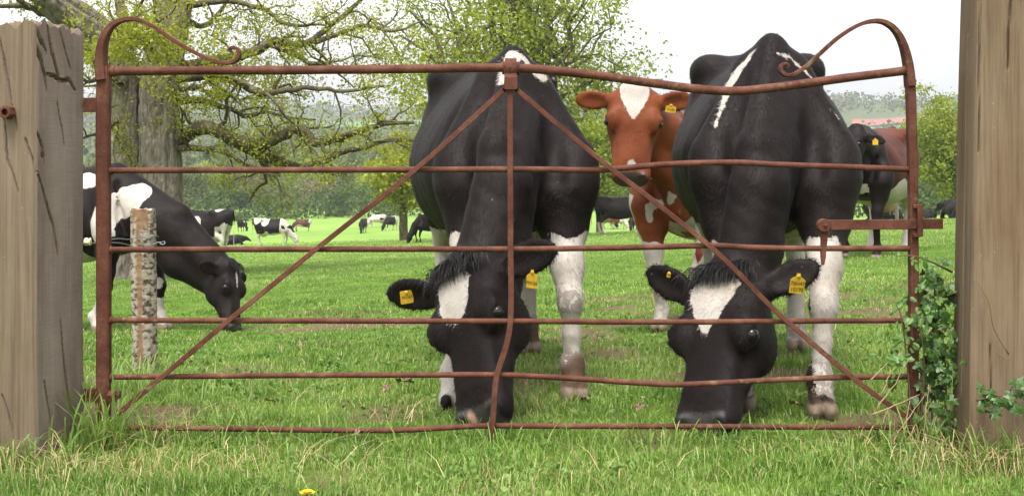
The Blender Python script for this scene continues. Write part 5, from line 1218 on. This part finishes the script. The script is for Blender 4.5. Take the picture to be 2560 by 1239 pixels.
def hill_patch(name, x0, x1, y0, y1, mat_, skew=0.0):
    """field sheet lying on the hillside, outlined by view rays onto the terrain"""
    nu, nv = 14, 10; V = []
    for b_ in np.linspace(0, 1, nv):
        for a_ in np.linspace(0, 1, nu):
            px = x0+(x1-x0)*a_; py = y0+(y1-y0)*b_+3*math.sin(a_*7+b_)+skew*(.5-a_)
            D = ground_at(px, py, 290); p = Wp(px, py, D); V.append((p.x, p.y, terr1(p.x, p.y)+1.0))
    I = np.arange(nu*nv).reshape(nv, nu); o = mk(name, V, np.stack([I[:-1, :-1], I[1:, :-1], I[1:, 1:], I[:-1, 1:]], -1).reshape(-1, 4), mat_); tag(o, kind='structure'); return o
M_RFIELD = noise_mat('red_soil', [(.3, (.22, .085, .06)), (.7, (.28, .11, .08))], .05, 4, .95, bump=0)
M_GFIELD = noise_mat('far_pasture', [(.3, (.08, .18, .035)), (.7, (.12, .24, .05))], .03, 4, .95, bump=0)
hill_patch('ploughed_field', 2130, 2440, 294, 311, M_RFIELD, 14); hill_patch('far_field', 2100, 2480, 318, 345, M_GFIELD); hill_patch('far_field', 800, 1120, 306, 334, M_GFIELD)
# ------------------------------------------------------------------ grass
def blades(name, X, Y, H, Wd, lean, tint, mat, seed, bend=.6, kind='stuff', label=None, cat=None, segs=2, z=None):
    r = np.random.default_rng(seed); n = len(X); Z = terr(X, Y)-.004 if z is None else z
    a = r.random(n)*2*math.pi; d = np.stack([np.cos(a), np.sin(a), 0*a], -1); b_ = a+math.pi/2+r.normal(size=n)*.5; sd = np.stack([np.cos(b_), np.sin(b_), 0*a], -1)
    B0 = np.stack([X, Y, Z], -1); H = np.asarray(H); up = np.array([0, 0, 1.0]); lean = np.asarray(lean)
    rows = []; lv = [0, .5, .82][:segs] if segs == 3 else ([0, .55] if segs == 2 else [0])
    for t in lv:
        c = B0+up*(H*t*(1-.25*lean*t))[:, None]+d*(H*lean*(t**1.7))[:, None]; wd = (Wd*(1-.35*t))[:, None]*.5
        rows += [c-sd*wd, c+sd*wd]
    tip = B0+up*(H*(1-.35*lean-bend*.25*lean**2))[:, None]+d*(H*lean)[:, None]
    k = len(rows)+1; V = np.stack(rows+[tip], 1).reshape(-1, 3); I = np.arange(n)[:, None]*k
    Fq = [np.concatenate([I+2*i, I+2*i+1, I+2*i+3, I+2*i+2], 1) for i in range(len(lv)-1)]; Ft = np.concatenate([I+k-3, I+k-2, I+k-1], 1)
    o = mk(name, V, ([np.vstack(Fq)] if Fq else [])+[Ft], mat, None, True, dict(tint=np.repeat(np.clip(tint, 0, 1), k)))
    tag(o, label, cat, None, kind); return o
r = np.random.default_rng(101)
n_ = 470000
D = np.exp(r.random(n_)*(math.log(95)-math.log(2.85))+math.log(2.85)); t_ = (r.random(n_)*2-1)*.545; X = D*t_; Y = D-CAMD
P3 = np.stack([X, Y, 0*X], -1)
cl = vn(P3, 3.2, 2)*.6+vn(P3, 9.0, 4)*.4; big = vn(P3, .55, 8)
X = X+vn(P3, 14, 1)*.02; Y = Y+vn(P3, 14, 6)*.02
near = sstep(.35, -.25, Y)                         # ungrazed strip on our side of the gate
H = (.030+.020*cl+.014*big+.008*near*(1+.6*cl))*(.55+.9*r.random(n_)); H = H*(1-.35*sstep(-.5, -.15, Y)*sstep(.75, .3, Y)); H = np.clip(H, .012, .2)*np.where(D > 14, 1+.02*(D-14), 1)
Wd = .0036*np.maximum(1, (D/4.2)**.95)*(.7+.6*r.random(n_))
tint = .45-.30*cl+.18*big+.42*(r.random(n_)-.5)+.12*sstep(8, 30, D); dry = (r.random(n_) < .045+.10*sstep(.1, .5, vn(P3, 1.7, 15))*sstep(12, 4, D)); tint = np.where(dry, .9+.1*r.random(n_), np.clip(tint, 0, .86))
bare = (vn(P3, 2.3, 30)+.35*vn(P3, 7.0, 31) > .42) & (D < 10)
keep = ~(bare & (r.random(n_) < .82))
tint = np.where(bare & (r.random(n_) < .35), .88+.12*r.random(n_), tint)
nearg = keep & (D < 12); fargr = keep & (D >= 12)
for s_, sg_, lb_ in ((fargr, 1, 'grazed green grass of the farther pasture'), (nearg, 2, 'short green pasture grass round the gate')): blades('grass', X[s_], Y[s_], H[s_], Wd[s_], (.15+.75*r.random(n_)**1.2)[s_], tint[s_], M_GRASS, 5, label=lb_, cat='grass', segs=sg_)
# long grass round the post feet
def patch(cx, cy, sx_, sy_, n, h0, h1, w_, seed, name, mat_, tint0, tint1, label, cat, lean0=.2, lean1=.8):
    r = np.random.default_rng(seed); X = cx+r.normal(size=n)*sx_; Y = cy+r.normal(size=n)*sy_
    return (X, Y, h0+(h1-h0)*r.random(n)**1.8, np.full(n, w_)*(.6+.8*r.random(n)), lean0+(lean1-lean0)*r.random(n), tint0+(tint1-tint0)*r.random(n))
parts_ = [patch(-1.33, -.06, .07, .06, 190, .08, .30, .0055, 1, '', None, .2, .75, '', ''), patch(-1.60, -.36, .16, .05, 260, .05, .18, .0055, 2, '', None, .2, .7, '', ''), patch(-1.18, .02, .14, .08, 200, .05, .17, .0045, 3, '', None, .25, .75, '', ''),
          patch(1.36, -.04, .10, .08, 220, .05, .20, .0045, 4, '', None, .3, .8, '', ''), patch(1.55, -.36, .16, .05, 260, .05, .20, .005, 5, '', None, .25, .8, '', ''), patch(.0, -.25, 1.0, .14, 1500, .03, .10, .004, 6, '', None, .25, .75, '', ''),
          patch(.55, -.02, .35, .06, 300, .04, .12, .0045, 7, '', None, .3, .75, '', ''), patch(-.08, .02, .25, .07, 160, .04, .10, .0045, 8, '', None, .3, .75, '', ''), patch(-.9, .10, .2, .12, 260, .05, .14, .005, 18, '', None, .3, .75, '', ''),
          patch(-1.5, .9, .12, .1, 260, .08, .22, .005, 28, '', None, .3, .75, '', '')]
cc_ = [np.concatenate([p[i] for p in parts_]) for i in range(6)]
blades('long_grass', *cc_, M_GRASS, 6, segs=3, label='long tufted grass round the gate and post feet', cat='grass')
# clover and small broad weeds low in the turf
rw_ = np.random.default_rng(55); lw = Leaves()
for _ in range(300):
    D = math.exp(rw_.uniform(math.log(3.0), math.log(11))); x0 = D*rw_.uniform(-.5, .5); y0 = D-CAMD; m_ = rw_.integers(8, 34); sp = rw_.uniform(.02, .09)
    xs_ = x0+rw_.normal(size=m_)*sp; ys_ = y0+rw_.normal(size=m_)*sp
    lw.add(np.stack([xs_, ys_, terr(xs_, ys_)+.008+.022*rw_.random(m_)], -1), .014+.014*rw_.random(m_), rw_.random())
M_CLOV = leaf_mat('clover_leaf', [(0, (.07, .15, .025)), (.5, (.12, .22, .04)), (1, (.19, .28, .07))], .3)
wd_ = lw.build('clover', M_CLOV, None, 56, .85, .8); tag(wd_, 'low clover and small broad weeds scattered through the turf', 'clover', kind='stuff')
# dry straw
rs = np.random.default_rng(9); SP = []
for px, py, n, sx_, sy_ in ((480, 1180, 520, .16, .05), (620, 1150, 260, .12, .04), (820, 1170, 160, .12, .04), (330, 1100, 260, .10, .05), (200, 1190, 260, .14, .05), (60, 1180, 180, .08, .05), (745, 1010, 90, .05, .04), (1020, 1060, 160, .06, .04), (985, 1000, 80, .05, .04),
                           (1380, 1025, 110, .05, .04), (1640, 1200, 160, .2, .04), (1960, 1160, 200, .12, .05), (2080, 1130, 220, .12, .05), (2230, 1120, 240, .10, .05), (2330, 1110, 200, .07, .05), (2480, 1170, 520, .10, .05), (2540, 1110, 300, .06, .05), (2200, 830, 120, .12, .15), (2180, 880, 90, .1, .1), (1900, 1000, 70, .1, .06), (1420, 1210, 90, .12, .03), (700, 880, 70, .15, .2), (1180, 1215, 110, .2, .03)):
    n = int(n*(.40 if (px < 400 or px > 2400) else .10)); D = ground_at(px, py); p = Wp(px, py, D); sx_ *= 1.3; sy_ *= 1.5; SP.append((p.x+rs.normal(size=n)*sx_, p.y+rs.normal(size=n)*sy_))
X = np.concatenate([a for a, b in SP]); Y = np.concatenate([b for a, b in SP]); n_ = len(X)
blades('dry_straw', X, Y, .035+.10*rs.random(n_)**1.5, .0018+.0014*rs.random(n_), 1.5+.7*rs.random(n_), rs.random(n_), M_STRAW, 12, segs=3, bend=1.4, label='pale dry straw lying in the grass', cat='straw', z=terr(X, Y)+.004+.03*rs.random(n_))
# fallen leaves
def dead_leaf(px, py, size, rot, label):
    D = ground_at(px, py); p = Wp(px, py, D); lob = []
    m_ = 22
    for i in range(m_):
        t = i/m_*2*math.pi; a = math.cos(t); w_ = (.30+.15*math.cos(13*a+1))*math.sin(t); lob.append((a*.5, w_))
    V = [(x*size, y*size, size*(.45*x*x+.9*y*y+.10*math.sin(9*x)+.06*math.sin(17*y))) for x, y in lob]+[(x*size*.4, y*size*.4, size*.02) for x, y in lob]+[(0, 0, 0)]
    F4 = [[i, (i+1) % m_, m_+(i+1) % m_, m_+i] for i in range(m_)]; F3 = [[m_+i, m_+(i+1) % m_, 2*m_] for i in range(m_)]
    o = mk('fallen_leaf', V, [F4, F3], M_DEAD); o.location = (p.x, p.y, terr1(p.x, p.y)+.05); o.rotation_euler = (-.45+.3*math.sin(rot*3), .35*math.cos(rot*2), rot); tag(o, label, 'leaf', 'fallen oak leaves')
M_DEAD = noise_mat('dead_leaf', [(.3, (.09, .05, .03)), (.6, (.21, .135, .085)), (.8, (.32, .23, .16))], 45, 4, .8, bump=.4)
for a in ((1010, 985, .085, .5, 'large pale curled dead leaf in the grass beside the cow muzzle'), (968, 1003, .06, 1.8, 'brown dead leaf tucked beside the large pale dead leaf'), (895, 1118, .05, 2.4, 'small tan dead leaf below the lowest rail'), (1465, 1028, .05, .9, 'dark brown dead leaf standing in grass near the muddy hoof'),
          (1600, 1052, .05, 2.0, 'pale dead leaf just left of the striped cow muzzle'), (1990, 1045, .06, .3, 'tan dead leaf in front of the striped cow front hoof'), (2095, 975, .055, 1.1, 'brown dead leaf lying just right of the striped cow leg'), (2115, 952, .045, 2.9, 'tiny pinkish dead leaf under the fifth rail near the brace'),
          (865, 1045, .04, 1.3, 'small reddish dead leaf in the open grass above the lowest rail'), (675, 1035, .045, .2, 'dark dead leaf in the grass left of the reddish one')):
    dead_leaf(*a)
# dandelion
D = ground_at(768, 1262); p = Wp(768, 1262, D); dz = terr1(p.x, p.y); dd_ = empty('dandelion', (p.x, p.y, dz)); tag(dd_, 'yellow dandelion flower low in the near grass', 'flower')
V = []; F = []
for ring, (n, R_, el) in enumerate(((22, .022, .25), (18, .017, .6), (12, .010, 1.0))):
    for i in range(n):
        a = i/n*2*math.pi+ring*.2; c_, s2 = math.cos(a), math.sin(a); b_ = len(V); w_ = .0024
        for t, ww in ((.1, .5), (.7, 1), (1, .6)):
            for q in (-1, 1): V.append((c_*R_*t*math.cos(el)-s2*w_*ww*q, s2*R_*t*math.cos(el)+c_*w_*ww*q, .030+R_*t*math.sin(el)))
        F += [(b_, b_+1, b_+3, b_+2), (b_+2, b_+3, b_+5, b_+4)]
mk('flower_head', np.array(V)+[p.x, p.y, dz], np.array(F), plain('dandelion_yellow', (.75, .48, .01), .6, .2), dd_)
t = TB(); t.tube(np.array([[p.x, p.y, dz], [p.x+.003, p.y, dz+.015], [p.x, p.y, dz+.032]]), .0025, 6); t.build('stem', plain('dandelion_stem', (.14, .2, .05), .5), dd_)

# ------------------------------------------------------------------ ivy and bramble at the latch side
def ivy_leaf(seed):
    r = np.random.default_rng(seed); out = [(0, -.12), (.22, -.32), (.42, -.22), (.52, .02), (.34, .16), (.40, .40), (.20, .40), (.08, .62), (0, .78), (-.08, .62), (-.20, .40), (-.40, .40), (-.34, .16), (-.52, .02), (-.42, -.22), (-.22, -.32)]
    out = [(x*(1+.15*r.normal()), y*(1+.08*r.normal())) for x, y in out]; n = len(out)
    V = [(x, y, -.18*abs(x)-.12*y*y+.02*r.normal()) for x, y in out]+[(0, .1, .03)]
    me = bpy.data.meshes.new('leaf'); me.from_pydata(V, [], [(i, (i+1) % n, n) for i in range(n)]); return me
def oval_leaf(seed):
    r = np.random.default_rng(seed); n = 12; V = []
    for i in range(n):
        t = i/n*2*math.pi; x = .32*math.sin(t)*(1+.15*math.cos(t)); y = .5-.55*math.cos(t); V.append((x, y, -.25*abs(x)+.02*r.normal()))
    V.append((0, .45, .03)); me = bpy.data.meshes.new('leaf'); me.from_pydata(V, [], [(i, (i+1) % n, n) for i in range(n)]); return me
M_IVY = noise_mat('ivy_leaf', [(.3, (.025, .058, .012)), (.55, (.05, .105, .02)), (.75, (.09, .155, .04))], 3, 4, .35, bump=.15)
M_BRAM = noise_mat('bramble_leaf', [(.3, (.055, .12, .02)), (.7, (.11, .20, .04))], 3, 4, .5, bump=.15)
M_STEM = plain('woody_stem', (.10, .065, .04), .8, .2)
M_DSTEM = plain('dead_stem', (.30, .21, .12), .8, .2)
for mm in (M_IVY, M_BRAM): mm.node_tree.nodes['Principled BSDF'].inputs['Specular IOR Level'].default_value = .4
ivs = [ivy_leaf(i) for i in range(5)]; ovs = [oval_leaf(i) for i in range(4)]
for q in ivs: q.materials.append(M_IVY)
for q in ovs: q.materials.append(M_BRAM)
def plant(name, label, base, stems, leaves, seed, leafset, smin_, smax_, cat, stem_mat=M_STEM):
    r = np.random.default_rng(seed); o = empty(name, base); tag(o, label, cat); bpy.context.view_layer.update()
    for s_ in stems:
        P = resample(s_, 16); tb = TB(); tb.tube(P, np.linspace(.004, .0016, 16), 5); tb.build('stem', stem_mat, o)
    for (c_, sp, m_) in leaves:
        for _ in range(m_):
            q = np.array(c_)+r.normal(size=3)*sp
            l_ = bpy.data.objects.new('leaf', leafset[r.integers(len(leafset))]); COL.objects.link(l_); l_.parent = o
            s = r.uniform(smin_, smax_); e = Vector((r.normal()*.5, -1+r.normal()*.45, .35+r.normal()*.4)).normalized()
            M_ = e.to_track_quat('Z', 'Y').to_matrix().to_4x4(); M_ = M_ @ Matrix.Rotation(math.pi+r.normal()*1.0, 4, 'Z') @ Matrix.Scale(s, 4)
            M_.translation = Vector(q)-Vector(base); l_.matrix_basis = M_
    return o
g3 = lambda px, py, dy=0.0: np.array(Wp(px, py, CAMD+dy))
plant('ivy', 'dark green ivy climbing between the latch stile and the tall brown post', g3(2330, 1090), 
      [[g3(2335, 1095), g3(2330, 1000, .02), g3(2345, 880), g3(2335, 760), g3(2340, 690)], [g3(2310, 1095), g3(2300, 980), g3(2310, 860), g3(2290, 760)], [g3(2360, 1095), g3(2365, 950), g3(2355, 820)]],
      [(g3(2335, 760, .0), (.03, .05, .05), 50), (g3(2330, 840, -.02), (.045, .05, .06), 80), (g3(2340, 920, -.02), (.045, .05, .06), 70), (g3(2345, 1010, -.02), (.04, .05, .06), 45), (g3(2335, 705, -.01), (.03, .04, .03), 26)], 41, ivs, .022, .040, 'ivy')
plant('bramble', 'pale green bramble shoots leaning over the latch end of the gate', g3(2290, 1095),
      [[g3(2280, 1095, -.03), g3(2270, 930, -.05), g3(2255, 800, -.05), g3(2240, 760, -.05)], [g3(2380, 680, -.02), g3(2330, 655, -.04), g3(2285, 640, -.05), g3(2240, 640, -.05)], [g3(2300, 1095, -.02), g3(2310, 900, -.05), g3(2290, 780, -.06)]],
      [(g3(2255, 840, -.05), (.035, .03, .05), 34), (g3(2245, 890, -.05), (.03, .03, .03), 24), (g3(2300, 790, -.05), (.03, .03, .04), 24), (g3(2285, 650, -.05), (.04, .02, .012), 9), (g3(2345, 665, -.03), (.025, .02, .015), 7), (g3(2320, 720, -.04), (.03, .03, .03), 9)], 42, ovs, .014, .028, 'bramble')
plant('ivy', 'small ivy clump trailing over the grass in front of the tall brown post', g3(2490, 1040, -.32),
      [[g3(2440, 1000, -.32), g3(2490, 990, -.33), g3(2550, 985, -.33)]], [(g3(2460, 985, -.33), (.02, .02, .02), 9), (g3(2510, 1000, -.34), (.03, .02, .025), 18), (g3(2550, 985, -.33), (.02, .02, .03), 14)], 43, ivs, .024, .042, 'ivy')
# dead stalks at the latch side foot
tb_o = empty('dead_stalks', g3(2280, 1095, -.08)); tag(tb_o, 'bundle of dry bare stalks leaning at the foot of the latch stile', 'stalks')
rd = np.random.default_rng(3)
for a, b_ in (((2230, 1110), (2310, 990)), ((2250, 1115), (2275, 1000)), ((2190, 1030), (2270, 900)), ((2175, 950), (2220, 905)), ((2320, 1090), (2322, 960)), ((2180, 1035), (2300, 985)), ((2262, 1110), (2335, 1000)), ((2200, 990), (2250, 880))):
    A3, B3 = g3(*a, -.10+.03*rd.random()), g3(*b_, -.08); P = wobble([A3, (A3+B3)/2, B3], .06, rd, 9); t = TB(); t.tube(P, np.linspace(.0028, .0012, 9), 5); t.build('stalk', M_DSTEM, tb_o)
# ------------------------------------------------------------------ haze
hx = [(-2600, -80, -12), (2600, -80, -12), (2600, 3000, -12), (-2600, 3000, -12), (-2600, -80, 130), (2600, -80, 130), (2600, 3000, 130), (-2600, 3000, 130)]
m, n, l, b = new_mat('haze_air'); n.remove(b)
pv_ = n.new('ShaderNodeVolumePrincipled'); pv_.inputs['Color'].default_value = (.93, .96, 1, 1); pv_.inputs['Density'].default_value = .00035; pv_.inputs['Anisotropy'].default_value = .2
l.new(pv_.outputs[0], n['Material Output'].inputs['Volume'])
hz = mk('haze', hx, np.array([(0, 3, 2, 1), (4, 5, 6, 7), (0, 1, 5, 4), (1, 2, 6, 5), (2, 3, 7, 6), (3, 0, 4, 7)]), m, None, False); tag(hz, kind='stuff', label='thin pale spring haze over the valley', cat='haze')
